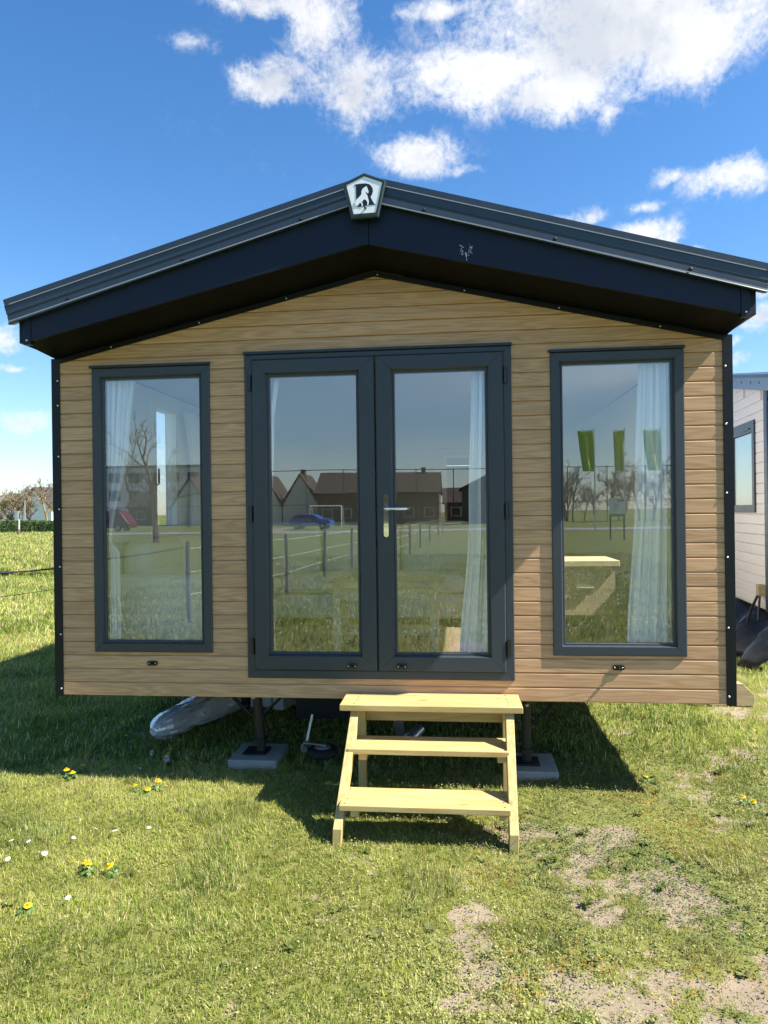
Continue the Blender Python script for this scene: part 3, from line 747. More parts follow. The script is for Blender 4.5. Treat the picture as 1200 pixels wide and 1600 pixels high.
for sx in (-1, 1):
    vs = []; n = len(VP); e = 2.062
    for y, dz in VP: vs.append((0.0, y, V_A + dz)); 
    for y, dz in VP: vs.append((sx * (e + dz * -0.0 - (-dz) * 0.28), y, V_A - V_S * e + dz))
    fs = [(i, (i + 1) % n, n + (i + 1) % n, n + i) for i in range(n)] + [tuple(range(n)), tuple(range(2 * n - 1, n - 1, -1))]
    vt = MB().add(vs, fs).build('verge_trim', M['roofing'], ROOF)
    for dy, dz, hh in ((-0.3655, -0.1405, 0.0032), (-0.3548, -0.0395, 0.0028)):
        es = MB(); es.prism([(sx * 0.02, V_A - V_S * .02 + dz - hh), (sx * 2.02, V_A - V_S * 2.02 + dz - hh), (sx * 2.02, V_A - V_S * 2.02 + dz + hh), (sx * 0.02, V_A - V_S * .02 + dz + hh)], 'y', dy, dy + 0.0012)
        es.build('edge_strip', M['pale_edge'], ROOF)
    for x in ((1.673, 1.009, 0.35) if sx < 0 else (0.311, 0.985, 1.657)):
        clone(BOLT, (sx * x, -0.351, V_A - V_S * x - 0.119), ROOF)
    # fascia board, tapering towards the eaves
    A, S = 3.052, 0.236
    fx = 1.905
    poly = [(sx * 0.012, A - S * 0.012), (sx * fx, A - S * fx), (sx * fx, V_A - V_S * fx - 0.12), (sx * 0.012, V_A - 0.10)]
    fa = MB(); fa.prism(poly, 'y', -0.332, -0.318)
    FA = fa.build('fascia', M['fascia'], HOME, bevel=0.0015)
    # end post of the fascia with one screw
    xa, xb = sorted((sx * 1.907, sx * 1.950)); ep = MB(); ep.box(xa, xb, -0.334, -0.30, A - S * 1.93 - 0.012, V_A - V_S * 1.95 - 0.115)
    ep.build('end_cap', M['fascia'], FA, bevel=0.002)
    clone(SCREW, (sx * 1.93, -0.3345, A - S * 1.93 + 0.012), FA)
    # soffit
    so = MB(); e2 = 1.955
    so.add([(0, -0.318, A + .002), (sx * e2, -0.318, A - S * e2 + .002), (sx * e2, 0.03, G_A - G_S * e2 + 0.012), (0, 0.03, G_A + 0.012),
            (0, -0.318, A + .022), (sx * e2, -0.318, A - S * e2 + .022), (sx * e2, 0.03, G_A - G_S * e2 + 0.032), (0, 0.03, G_A + 0.032)],
           [(0, 1, 2, 3), (7, 6, 5, 4), (0, 4, 5, 1), (1, 5, 6, 2), (2, 6, 7, 3), (3, 7, 4, 0)])
    SO = so.build('soffit', M['soffit'], HOME)
    # trim where wall meets soffit
    tr = MB(); e3 = 1.93
    tr.prism([(0, G_A - 0.020), (sx * e3, G_A - G_S * e3 - 0.020), (sx * e3, G_A - G_S * e3 + 0.012), (0, G_A + 0.012)], 'y', -0.007, -0.0005)
    TR = tr.build('gable_trim', M['trim'], HOME, bevel=0.001)
    for x in (0.02 if sx > 0 else 0.0, 0.52, 1.05, 1.60):
        if x > 0: clone(SCREW, (sx * x, -0.0072, G_A - G_S * x - 0.006), TR, scale=(0.8, 0.8, 0.8))
    # eave board running back along the side wall
    xa, xb = sorted((sx * 1.952, sx * 1.986)); ev = MB(); ev.box(xa, xb, -0.316, LEN, 2.597, 2.735)
    ev.build('eave_board', M['fascia'], ROOF, bevel=0.002)
# centre joint cover of the fascia
jc = MB().prism([(-0.028, 3.046), (0.010, 3.046), (0.010, 3.29), (-0.028, 3.29)], 'y', -0.3345, -0.3325).build('joint_cover', M['fascia'], HOME, bevel=0.0006)
# bird dropping on the fascia, right of the joint
bd = MB(); r_ = random.Random(4)
for i in range(64):
    side = -1 if i % 2 else 1; t = r_.random(); cx = 0.527 + side * (0.006 + 0.020 * math.sin(t * 2.4)) + r_.gauss(0, .006); cz = 2.968 + 0.048 * t + r_.gauss(0, .007)
    if i > 50: cx, cz = 0.527 + r_.gauss(0, .003), 2.935 + 0.04 * r_.random()
    q_ = r_.uniform(.0006, .0021)
    poly = [(cx + q_ * math.cos(a) * r_.uniform(.6, 1.2), cz + 1.5 * q_ * math.sin(a) * r_.uniform(.6, 1.3)) for a in np.linspace(0, 5.4, 7)]
    bd.prism(poly, 'y', -0.3328 - r_.uniform(0, .0008), -0.3322)
bd.build('bird_dropping', M['petal_white'], HOME)['label'] = 'white splash of bird dropping on the fascia'

# badge at the apex
def emblem():
    s = 0.00101; ox, oz = 545.0, 3.2875
    def mp(pts): return [((x - ox - 14) * 0.00048, oz - (y - 412.0) * 0.00048) for x, y in pts]
    out = [(-0.1165, 3.352), (0.0, 3.402), (0.1145, 3.356), (0.071, 3.168), (-0.071, 3.164)]
    cx, cz = 0.0, 3.285
    ins = [((x - cx) * 0.82 + cx, (z - cz) * 0.82 + cz + 0.002) for x, z in out]
    rim = MB(); n = 5
    vs = [(x, -0.372, z) for x, z in out] + [(x, -0.392, z) for x, z in out] + [((x - cx) * .94 + cx, -0.397, (z - cz) * .94 + cz) for x, z in out] + [((x - cx) * .84 + cx, -0.397, (z - cz) * .84 + cz + .001) for x, z in out] + [(x, -0.3925, z) for x, z in ins]
    fs = [tuple(range(5))]
    for ring in range(4): fs += [(ring * n + i, ring * n + (i + 1) % n, (ring + 1) * n + (i + 1) % n, (ring + 1) * n + i) for i in range(n)]
    fs += [tuple(4 * n + i for i in range(n))]
    rim.add(vs, fs); B = rim.build('badge', M['badge_rim'], HOME)
    MB().prism(ins, 'y', -0.3945, -0.393).build('face_plate', M['badge_white'], B)
    R_ = [(447, 300), (470, 296), (520, 291), (570, 291), (606, 300), (632, 320), (648, 348), (652, 380), (644, 412), (626, 440), (634, 462), (650, 495), (664, 518), (684, 529), (620, 531), (560, 538), (466, 547), (488, 533), (500, 512), (498, 480), (466, 468), (466, 318)]
    MB().prism(mp(R_), 'y', -0.3958, -0.3946).build('letter_r', M['badge_black'], B)
    H = [(583, 322), (592, 345), (604, 380), (604, 396), (593, 402), (580, 392), (566, 380), (574, 400), (590, 424), (597, 452), (606, 486), (604, 515), (598, 531), (586, 531), (590, 508), (582, 484),
         (562, 466), (548, 470), (536, 488), (522, 492), (540, 512), (536, 538), (524, 541), (526, 516), (508, 500), (492, 520), (462, 534), (452, 500), (464, 470), (496, 442), (524, 412), (526, 376), (542, 346), (566, 332)]
    MB().prism(mp(H), 'y', -0.3970, -0.3959).build('horse_silhouette', M['badge_white'], B)
    MB().lathe((0.004, -0.3946, 3.2135), [(0.0055, 0), (0.0055, -0.022), (0.003, -0.024)], 10, (0, 1, 0)).build('fixing_stud', M['steel_dark'], B, smooth=True)

emblem()

# windows
def bolt_catch(x, z, y, parent, wide=0.066):
    b = MB()
    n = 14; hw, hh = wide / 2, 0.0145
    poly = [(x + (hw - hh) * (1 if math.cos(a) > 0 else -1) + hh * math.cos(a), z + hh * math.sin(a)) for a in np.linspace(0.11, 2 * math.pi + 0.11, n, endpoint=False)]
    b.prism(poly, 'y', y - 0.009, y); b.tube([(x, y - .005, z), (x, y - 0.020, z), (x, y - 0.026, z - .003)], [0.009, 0.008, 0.006], 10)
    o = b.build('catch', M['black'], parent, smooth=True)
    for dx in (-0.020, 0.020): clone(SCREW, (x + dx, y - 0.0092, z), parent, scale=(0.6, 0.6, 0.6))
    return o

for (wa, wb) in WINS:
    f = MB(); f.mitred(wa, wb, WZ[0], WZ[1] - 0.018, 0.058, -0.0115, 0.055, ch=0.005, inner=0.006)
    f.mitred(wa + .058, wb - .058, WZ[0] + .058, WZ[1] - .018 - .058, 0.011, 0.002, 0.05, ch=0.002)
    W = f.build('window', M['frame'], HOME)
    MB().box(wa + .066, wb - .066, 0.014, 0.020, WZ[0] + .066, WZ[1] - .084).build('pane', M['glass'], W)
    d = MB(); d.prism([(-0.0005, WZ[1] + .002), (-0.022, WZ[1] - .004), (-0.024, WZ[1] - .016), (-0.020, WZ[1] - .0165), (-0.0005, WZ[1] - .0165)], 'x', wa - .010, wb + .004)
    d.build('drip_cap', M['frame'], W, bevel=0.001)
    bolt_catch((wa + wb) / 2 - 0.008, ZB + 0.199, 0.0, HOME)
# doors
f = MB(); f.mitred(DX[0], DX[1], DZ[0], DZ[1] - .02, (0.050, 0.050, 0.052, 0.034), -0.012, 0.06, ch=0.004)
DF = f.build('door_frame', M['frame'], HOME)
d = MB(); d.prism([(-0.0005, DZ[1] + .002), (-0.020, DZ[1] - .003), (-0.022, DZ[1] - .017), (-0.0005, DZ[1] - .0185)], 'x', DX[0] - .004, DX[1] + .004); d.build('drip_cap', M['frame'], DF, bevel=0.001)
for z, nm in ((2.387, 0), (1.615, 0), (0.835, 0)):
    for sx in (-1, 1):
        h = MB(); h.box(sx * 0.745 - .011, sx * 0.745 + .011, -0.018, -0.0125, z - .048, z + .048)
        h.tube([(sx * 0.742, -0.024, z - .046), (sx * 0.742, -0.024, z + .046)], 0.0075, 8); h.build('hinge', M['black'], DF, smooth=True)
GZ = (ZB + 0.273, ZB + 1.892)
for (a, b_, g0, g1, nm) in ((-0.731, -0.006, -0.629, -0.114, 'l'), (0.001, 0.731, 0.111, 0.628, 'r')):
    z0, z1 = DZ[0] + 0.050, DZ[1] - 0.052
    f = MB(); w4 = (g0 - a - .012, b_ - g1 - .012, GZ[0] - z0 - .012, z1 - GZ[1] - .012)
    f.mitred(a, b_, z0, z1, w4, -0.026, 0.045, ch=0.006, inner=0.006)
    f.mitred(a + w4[0], b_ - w4[1], z0 + w4[2], z1 - w4[3], 0.012, -0.010, 0.04, ch=0.002)
    D = f.build('door', M['frame'], HOME)
    MB().box(g0 - .004, g1 + .004, 0.004, 0.010, GZ[0] - .004, GZ[1] + .004).build('pane', M['glass'], D)
    bx = -0.154 if nm == 'l' else 0.136
    bolt_catch(bx, 0.729, -0.0262, D, 0.062)
    if nm == 'l':
        # overlapping meeting stile
        MB().prism([(-0.0262, 0), (-0.030, 0.004), (-0.030, 0.016), (-0.0262, 0.02)], 'z', z0 + .004, z1 - .004)
    else:
        p = MB(); n = 20; cx, zc0, zc1, rr = 0.056, 1.488, 1.706, 0.0145
        poly = [(cx + rr * math.cos(t), (zc1 if math.sin(t) > 0 else zc0) + rr * math.sin(t)) for t in np.linspace(0.1, 2 * math.pi + 0.1, n, endpoint=False)]
        p.prism(poly, 'y', -0.034, -0.0262)
        p.tube([(cx, -0.030, 1.637), (cx, -0.060, 1.637), (cx + .012, -0.070, 1.637), (cx + 0.06, -0.073, 1.637), (cx + 0.118, -0.070, 1.636), (cx + .124, -0.068, 1.636)], [0.0095, 0.0095, 0.010, 0.0085, 0.0075, 0.005], 12)
        p.lathe((cx, -0.034, 1.545), [(0.0085, 0), (0.0085, -0.004), (0.007, -0.005)], 14, (0, 1, 0))
        p.build('handle', M['chrome'], D, smooth=True, bevel=0)
# support legs
for x, y, lean in ((-0.86, 0.44, 0.03), (0.87, 0.36, 0.0)):
    l = MB(); l.box(x - .075, x + .075, y - .075, y + .075, 0.062, 0.072)
    l.tube([(x + lean, y, 0.07), (x, y, ZB - .008)], 0.030, 12); l.tube([(x + lean * .8, y, 0.12), (x + lean * .8, y, 0.15)], 0.042, 8)
    L = l.build('support_leg', M['steel_dark'], HOME)
    for s in (-1, 1):
        MB().tube([(x + s * .04, y, 0.30), (x + s * .26, y + .02, ZB - .02)], 0.011, 6).build('brace', M['steel_dark'], L)
    MB().lathe((x, y - .05, ZB - .10), [(0.012, 0), (0.012, -0.02), (0.006, -0.024)], 8, (0, 1, 0)).build('bolt', M['galv'], L)

# paving slabs under the legs
for (x0, x1, y0, y1, lab) in ((-1.005, -0.690, 0.275, 0.61, 'grey concrete slab under the left support leg beside the wheel'), (0.73, 1.045, 0.20, 0.53, 'grey concrete slab under the support leg right of the steps')):
    t = MB().box(x0, x1, y0, y1, -0.02, 0.060).build('concrete_slab', M['concrete'], None, bevel=0.006)
    tag(t, lab, 'slab', 'slabs carrying the support legs')

# ------------------------------------------------------------------ interior things seen through the glass
def rounded(name, mat, parent, x0, x1, y0, y1, z0, z1, r=0.04):
    m = MB().box(x0, x1, y0, y1, z0, z1); o = m.build(name, mat, parent)
    bm = bmesh.new(); bm.from_mesh(o.data)
    bmesh.ops.bevel(bm, geom=list(bm.edges), offset=r, segments=3, affect='EDGES', profile=0.5, clamp_overlap=True)
    bm.to_mesh(o.data); bm.free(); o.data.polygons.foreach_set('use_smooth', [True] * len(o.data.polygons)); return o

FL = ZB + 0.115
S = thing('corner_sofa', (-0.6, 2.4, FL), 'cream L shaped corner sofa behind the coffee table', 'sofa')
rounded('base', M['sofa'], S, -1.86, 0.78, 2.05, 2.75, FL + .04, FL + .26, .03)
rounded('base', M['sofa'], S, -1.86, -1.10, 0.55, 2.04, FL + .04, FL + .26, .03)
for a, b_ in ((-1.09, -0.30), (-0.29, 0.52)): rounded('seat_cushion', M['sofa'], S, a, b_, 2.0, 2.58, FL + .27, FL + .42, .05)
for a, b_ in ((0.58, 1.28), (1.29, 1.99)): rounded('seat_cushion', M['sofa'], S, -1.70, -1.06, a, b_, FL + .27, FL + .42, .05)
for a, b_ in ((-1.60, -0.84), (-0.83, -0.08), (-0.07, 0.60)): rounded('back_cushion', M['sofa'], S, a, b_, 2.58, 2.80, FL + .36, FL + .88, .08)
for a, b_ in ((0.60, 1.28), (1.30, 2.0), (2.02, 2.55)): rounded('back_cushion', M['sofa'], S, -1.86, -1.66, a, b_, FL + .36, FL + .80, .08)
rounded('arm', M['sofa'], S, 0.60, 0.80, 1.98, 2.80, FL + .05, FL + .60, .09)
rounded('arm', M['sofa'], S, -1.84, -1.08, 0.38, 0.54, FL + .05, FL + .58, .07)
T = thing('coffee_table', (-0.04, 0.95, FL), 'light oak coffee table with low shelf inside the doors', 'table')
MB().box(-0.45, 0.37, 0.72, 1.20, FL + .455, FL + .49).build('top', M['table'], T, bevel=.004)
MB().box(-0.39, 0.31, 0.76, 1.16, FL + .37, FL + .453).build('apron', M['table'], T)
MB().box(-0.36, 0.28, 0.79, 1.13, FL + .12, FL + .14).build('shelf', M['table'], T)
for x in (-0.40, 0.27):
    for y in (0.75, 1.12): MB().box(x, x + .05, y, y + .05, FL, FL + .454).build('leg', M['table'], T, bevel=.003)
C_ = thing('tv_cabinet', (1.45, 1.5, FL), 'sand oak low cabinet behind the window on the sunny side', 'cabinet')
MB().box(1.17, 1.60, 1.22, 1.66, FL + .20, FL + .555).build('carcass', M['cabinet'], C_)
MB().box(1.14, 1.63, 1.19, 1.69, FL + .557, FL + .60).build('top', M['table'], C_, bevel=.004)
for x_ in (1.18, 1.54): MB().box(x_, x_ + .05, 1.24, 1.62, FL, FL + .198).build('leg', M['cabinet'], C_)
MB().tube([(1.385 - .06, 1.205, FL + .40), (1.385 + .06, 1.205, FL + .40)], .008, 8).build('handle', M['galv'], C_)


def curtain(rows, y, label, seed, folds=7):
    """rows: (z, x_left, x_right) from top to bottom"""
    r = random.Random(seed); n = folds * 6; zs = [q[0] for q in rows]
    ph = [r.uniform(0, 6.3) for _ in range(3)]
    N = 26; vs = []
    for j in range(N + 1):
        z = zs[0] + (zs[-1] - zs[0]) * j / N
        for a, b_ in zip(rows, rows[1:]):
            if b_[0] <= z <= a[0] + 1e-6:
                t = (a[0] - z) / (a[0] - b_[0]); t = t * t * (3 - 2 * t)
                xl = a[1] + (b_[1] - a[1]) * t; xr = a[2] + (b_[2] - a[2]) * t; break
        for i in range(n + 1):
            u = i / n
            d = 0.016 * math.sin(u * folds * 6.283 + ph[0] + 0.5 * math.sin(j * .12)) + 0.008 * math.sin(u * folds * 2.7 * 6.283 + ph[1] + j * .1) + .008 * math.sin(u * 4 + j * .2 + ph[2])
            vs.append((xl + (xr - xl) * u, y + d, z))
    fs = [(j * (n + 1) + i, j * (n + 1) + i + 1, (j + 1) * (n + 1) + i + 1, (j + 1) * (n + 1) + i) for j in range(N) for i in range(n)]
    o = MB().add(vs, fs).build('curtain', M['curtain'], None, smooth=True, recalc=False)
    md = o.modifiers.new('thickness', 'SOLIDIFY'); md.thickness = 0.0015
    tag(o, label, 'curtain', 'white curtains inside the front glazing')

curtain([(2.50, -1.69, -1.50), (2.1, -1.69, -1.54), (1.45, -1.69, -1.66), (1.40, -1.69, -1.61), (0.80, -1.69, -1.61)], 0.085, 'white curtain tied back at the left edge of the left window', 1, 5)
curtain([(2.50, 1.50, 1.70), (1.8, 1.48, 1.70), (0.80, 1.42, 1.70)], 0.085, 'white curtain hanging at the right side of the right window', 2, 5)
curtain([(2.46, 0.555, 0.72), (1.6, 0.53, 0.72), (0.70, 0.465, 0.72)], 0.085, 'white curtain behind the right door leaf', 3, 4)
curtain([(2.46, -0.74, -0.595), (2.15, -0.74, -0.632), (1.6, -0.74, -0.65), (0.70, -0.74, -0.64)], 0.085, 'white curtain showing at the corner of the left door leaf', 4, 4)
o = MB().add([], []) ; 
def side_curtain(y0, y1, label, seed):
    r = random.Random(seed); vs = []; n = 24; N = 16
    for j in range(N + 1):
        for i in range(n + 1):
            u = i / n; k_ = 1 - 0.35 * j / N if False else 1
            vs.append((-1.84 + 0.018 * math.sin(u * 28 + seed) , y0 + (y1 - y0) * u * (1 - .45 * math.sin(j / N * 2.4)), 2.5 - 1.0 * j / N))
    fs = [(j * (n + 1) + i, j * (n + 1) + i + 1, (j + 1) * (n + 1) + i + 1, (j + 1) * (n + 1) + i) for j in range(N) for i in range(n)]
    o = MB().add(vs, fs).build('curtain', M['curtain'], None, smooth=True, recalc=False)
    md = o.modifiers.new('thickness', 'SOLIDIFY'); md.thickness = 0.0015
    tag(o, label, 'curtain')
side_curtain(2.10, 1.72, 'short pale curtain beside the side window inside the left room corner', 5)

# ------------------------------------------------------------------ timber steps
ST = thing('wooden_steps', (0.28, -0.35, 0), 'three tread yellow pine steps standing in front of the doors', 'steps')
def board(name, x0, x1, y0, y1, z0, z1, lab=None, mat='pine'):
    o = MB().box(x0, x1, y0, y1, z0, z1).build(name, M[mat], ST, bevel=0.003); return o
board('tread', -0.187, 0.795, -0.148, -0.012, 0.541, 0.573); board('tread', -0.186, 0.797, -0.287, -0.1505, 0.541, 0.574)
board('tread', -0.125, 0.711, -0.302, -0.188, 0.352, 0.380); board('tread', -0.126, 0.713, -0.419, -0.305, 0.352, 0.3805)
board('tread', -0.128, 0.699, -0.540, -0.424, 0.156, 0.184); board('tread', -0.131, 0.701, -0.662, -0.543, 0.156, 0.1845)
for (xt, xf) in ((-0.128, -0.163), (0.708, 0.690)):
    poly = [(-0.252, 0.540), (-0.690, 0.078), (-0.690, -0.01), (-0.604, -0.01), (-0.604, 0.040), (-0.150, 0.540)]
    n = len(poly); vs = []
    for dx in (0.0, 0.043):
        for y, z in poly: vs.append((xt + (xf - xt) * (0.54 - z) / 0.54 + dx, y, z))
    MB().add(vs, [tuple(range(n)), tuple(range(2 * n - 1, n - 1, -1))] + [(i, n + i, n + (i + 1) % n, (i + 1) % n) for i in range(n)]).build('stringer', M['pine_y'], ST, bevel=0.0025)
for x in (-0.113, 0.700): MB().box(x, x + .044, -0.100, -0.058, -0.01, 0.540).build('rear_post', M['pine_y'], ST, bevel=.0025)
for x in (-0.068, 0.655): MB().box(x, x + .042, -0.400, -0.195, 0.318, 0.3515).build('cleat', M['pine'], ST)
for x in (-0.078, 0.648): MB().box(x, x + .042, -0.640, -0.430, 0.122, 0.1555).build('cleat', M['pine'], ST)
MB().box(-0.113, 0.744, -0.057, -0.020, 0.425, 0.520).build('cross_rail', M['pine'], ST, bevel=.0025)

ts = MB().lathe((0, 0, 0), [(0.0048, -.001), (0.0048, 0.0006), (0.003, 0.0012)], 10); TS = proto('tread_screw', ts, M['steel_dark'])
for (z, ys_, xs_) in ((0.5742, (-0.045, -0.115, -0.185, -0.255), (-0.105, 0.725)), (0.3806, (-0.215, -0.275, -0.335, -0.395), (-0.10, 0.69)), (0.1846, (-0.45, -0.515, -0.575, -0.635), (-0.105, 0.675))):
    for x in xs_:
        for y in ys_: clone(TS, (x + random.uniform(-.006, .006), y + random.uniform(-.006, .006), z), ST, 'screw')

# ------------------------------------------------------------------ things lying under the home
rl = MB(); P0 = Vector((-1.68, 0.70, 0.095)); P1 = Vector((-1.00, 3.1, 0.14)); rr_ = random.Random(3); SG_, NR = 40, 90
prev = 0
for i in range(NR + 1):
    t = i / NR; p = P0.lerp(P1, t); ax_ = (P1 - P0).normalized(); a_ = ax_.cross(Vector((0, 0, 1))).normalized(); b_ = a_.cross(ax_)
    base = 0.088 + 0.055 * min(1, t * 2.2); base *= 0.35 + 0.65 * min(1, math.sqrt(min(1, i / 5.0)) + .0); base *= 1 - 0.07 * math.exp(-((i - 14) / 2.2) ** 2)
    for k_ in range(SG_):
        an = 6.2832 * k_ / SG_
        w_ = 0.007 * math.sin(3 * an + i * .10) + 0.005 * math.sin(8 * an - i * .16 + 1.1 * math.sin(i * .25)) + 0.0035 * math.sin(15 * an + i * .35 + 2 * math.sin(i * .13)) + rr_.gauss(0, .0012)
        q_ = p + (a_ * math.cos(an) + b_ * math.sin(an)) * (base + w_ * min(1, i / 3)); rl.v.append((q_.x, q_.y, max(q_.z, 0.005)))
rl.f = [(i * SG_ + k_, i * SG_ + (k_ + 1) % SG_, (i + 1) * SG_ + (k_ + 1) % SG_, (i + 1) * SG_ + k_) for i in range(NR) for k_ in range(SG_)] + [tuple(range(SG_ - 1, -1, -1))]; rl.mi = [0] * len(rl.f)
o = rl.build('wrapped_roll', M['wrap'], None, smooth=True)
tag(o, 'long roll wrapped in crumpled clear plastic lying under the home', 'roll')
SH = thing('wrapped_sheets', (-0.95, 2.0, 0), 'stack of shiny ribbed sheets lying beside the plastic wrapped roll', 'sheets')
dv = Vector((0.26, 0.96, 0)).normalized(); nv = Vector((dv.y, -dv.x, 0))
for k_ in range(5):
    c = Vector((-1.06, 2.55, 0.10)) + nv * (k_ * 0.105 - 0.05) + Vector((0, 0, 0.012 * (k_ % 2)))
    MB().obox(c, nv, dv, (0, 0, 1), 0.044, 1.05, 0.05).build('sheet', M['sheet_stack'] if k_ != 1 else M['black'], SH, bevel=.006)
JW = thing('jockey_wheel', (-0.43, 0.45, 0), 'jockey wheel lying flat on the shaded grass beside the slab', 'jockey wheel')
MB().lathe((-0.43, 0.47, 0.035), [(0.055, 0), (0.085, 0.0), (0.098, 0.012), (0.098, 0.042), (0.085, 0.054), (0.055, 0.056)], 24).build('tyre', M['rubber'], JW, smooth=True)
MB().lathe((-0.43, 0.47, 0.088), [(0.056, 0.0), (0.056, 0.006), (0.03, 0.012), (0.016, 0.014), (0.016, 0.026)], 20).build('rim', M['galv'], JW, smooth=True)
j = MB(); j.obox((-0.475, 0.45, 0.118), (1, 0.2, -0.18), (0, 1, 0), (0.2, 0, 1), 0.075, 0.018, 0.004); j.build('fork', M['galv'], JW)
MB().tube([(-0.545, 0.42, 0.085), (-0.545, 0.50, 0.10)], 0.022, 12).build('sleeve', M['galv'], JW, smooth=True)
MB().tube([(-0.54, 0.47, 0.10), (-0.51, 0.54, 0.28)], 0.0075, 8).build('rod', M['galv'], JW, smooth=True)
HB = thing('tow_hitch', (0.09, 0.62, 0), 'galvanised tow hitch bracket in the dark behind the steps', 'tow hitch')
MB().obox((0.045, 0.70, 0.22), (1, 0.0, 0.1), (0, 1, 0.3), (-0.12, -0.3, 1), 0.032, 0.012, 0.20).build('bracket', M['galv'], HB)
MB().tube([(0.20, 0.68, 0.16), (0.09, 0.55, 0.085)], [0.035, 0.045], 14).build('coupling_head', M['galv'], HB, smooth=True)
MB().tube([(0.05, 0.72, 0.40), (0.06, 1.6, 0.46)], 0.03, 10).build('drawbar', M['steel_dark'], HB)

# ------------------------------------------------------------------ flowers
def dandelion_proto(h, hr, seed, closed=False, clock=False):
    r = random.Random(seed); out = []
    st = MB().tube([(0, 0, -0.01), (r.uniform(-.01, .01), r.uniform(-.01, .01), h * .6), (0.006, 0, h)], [.0022, .002, .0018], 6)
    out.append(('stem', proto('stem', st, M['stem'])))
    hd = MB()
    if clock:
        for i in range(90):
            z = r.uniform(-1, 1); a = r.uniform(0, 6.28); q = math.sqrt(1 - z * z); d = Vector((q * math.cos(a), q * math.sin(a), z)); s = Vector((-math.sin(a), math.cos(a), 0)) * .0022
            c = Vector((0.006, 0, h + .012)); hd.add([c + d * .004 - s * .2, c + d * .004 + s * .2, c + d * hr + s, c + d * hr - s], [(0, 1, 2, 3)])
        out.append(('seed_head', proto('seed_head', hd, M['seedhead'], False)))
    else:
        for ring, (rad, nn, lift) in enumerate(((hr, 26, 0.10), (hr * .78, 22, 0.45), (hr * .5, 16, 0.85), (hr * .25, 9, 1.3))):
            for i in range(nn):
                a = 6.283 * i / nn + ring * .4 + r.uniform(-.1, .1); d = Vector((math.cos(a), math.sin(a), 0)); s = Vector((-d.y, d.x, 0)) * .0021
                c = Vector((0.006, 0, h)); rr2 = rad * r.uniform(.85, 1.08); z = lift * hr * .45
                hd.add([c - s, c + s, c + d * rr2 * .8 + s * 1.2 + Vector((0, 0, z + .002)), c + d * rr2 + Vector((0, 0, z)), c + d * rr2 * .8 - s * 1.2 + Vector((0, 0, z + .002))], [(0, 1, 2, 3, 4)])
        out.append(('flower_head', proto('flower_head', hd, M['petal_yellow'], False)))
    lf = MB()
    for i in range(7):
        a = 6.283 * i / 7 + r.uniform(-.3, .3); d = Vector((math.cos(a), math.sin(a), 0)); s = Vector((-d.y, d.x, 0)); L = r.uniform(.022, .042)
        pr = [(0, .002, .0), (.25, .005, .012), (.45, .009, .018), (.6, .006, .02), (.78, .011, .018), (1, .001, .010)]
        vs = []
        for u, w, z in pr: vs += [d * u * L - s * w + Vector((0, 0, z)), d * u * L + s * w + Vector((0, 0, z))]
        lf.add(vs, [(2 * q, 2 * q + 1, 2 * q + 3, 2 * q + 2) for q in range(len(pr) - 1)])
    out.append(('leaves', proto('leaves', lf, M['leaf'], False)))
    return out

DP = [dandelion_proto(0.045, 0.019, 1), dandelion_proto(0.030, 0.017, 2), dandelion_proto(0.07, 0.018, 3)]
CP = dandelion_proto(0.075, 0.018, 4, clock=True)

def plant(name, protos, x, y, label, cat, group, rz, sc=1.0, tilt=0.0):
    z = float(relief(np.array([x]), np.array([y]))[0])
    e = bpy.data.objects.new(name, None); COL.objects.link(e); e.location = (x, y, z); e.rotation_euler = (tilt, 0, rz); e.scale = (sc,) * 3; e.empty_display_size = .05
    tag(e, label, cat, group)
    for nm, p in protos:
        o = bpy.data.objects.new(nm, p.data); COL.objects.link(o); o.parent = e

dl = [(-1.95, 0.04, 0, 'frontmost left flower of the dandelion clump at the shadow edge'), (-1.90, 0.02, 1, 'lower flower of the dandelion clump at the shadow edge'), (-1.89, 0.12, 0, 'right hand flower of the dandelion clump at the shadow edge'),
      (-1.76, 0.17, 1, 'lone dandelion half in the shade right of the clump'), (-1.42, -0.12, 0, 'single dandelion in sun below the wrapped roll'), (-1.34, -0.16, 1, 'lower of the two neighbouring dandelions in front of the left slab'), (-1.31, -0.09, 0, 'upper of the two neighbouring dandelions in front of the left slab'),
      (-1.20, -1.08, 0, 'large open dandelion in the middle of the left lawn'), (-1.235, -1.02, 1, 'small dandelion just behind the large open one on the left lawn'), (-1.09, -1.05, 0, 'dandelion right of the large open one on the left lawn'),
      (-1.31, -1.36, 1, 'dandelion nearest the camera at the lower left of the lawn'), (-1.46, 0.42, 2, 'taller upper dandelion in shade beside the seed heads'), (-1.41, 0.29, 2, 'lower dandelion in shade just above the seed head'),
      (-2.06, 1.03, 0, 'dandelion at the left of the shaded group near the roll'), (-2.02, 1.23, 0, 'dandelion at the top right of the shaded group near the roll'), (-2.08, 1.18, 1, 'dandelion at the top left of the shaded group near the roll'),
      (-1.93, 0.80, 1, 'dandelion lowest of the shaded group near the roll'), (0.05, 0.04, 0, 'dandelion glimpsed between the middle and lower tread'), (2.00, -0.03, 0, 'left of the pair of dandelions on the right lawn'),
      (2.04, -0.05, 1, 'right of the pair of dandelions on the right lawn'), (1.55, 0.25, 1, 'dandelion at the corner of the shade on the right')]
for i, (x, y, p, lb) in enumerate(dl): plant('dandelion', DP[p], x, y, lb, 'dandelion', 'dandelions on the lawn', i * 1.3, random.uniform(.85, 1.2), random.uniform(-.1, .45))
for i, (x, y, lb) in enumerate(((-1.36, 0.15, 'round grey dandelion seed head at the shadow edge'), (-1.52, 0.30, 'dandelion seed head left of the two shaded dandelions'))): plant('dandelion_clock', CP, x, y, lb, 'seed head', 'dandelion seed heads', i, 1.2 - .3 * i)

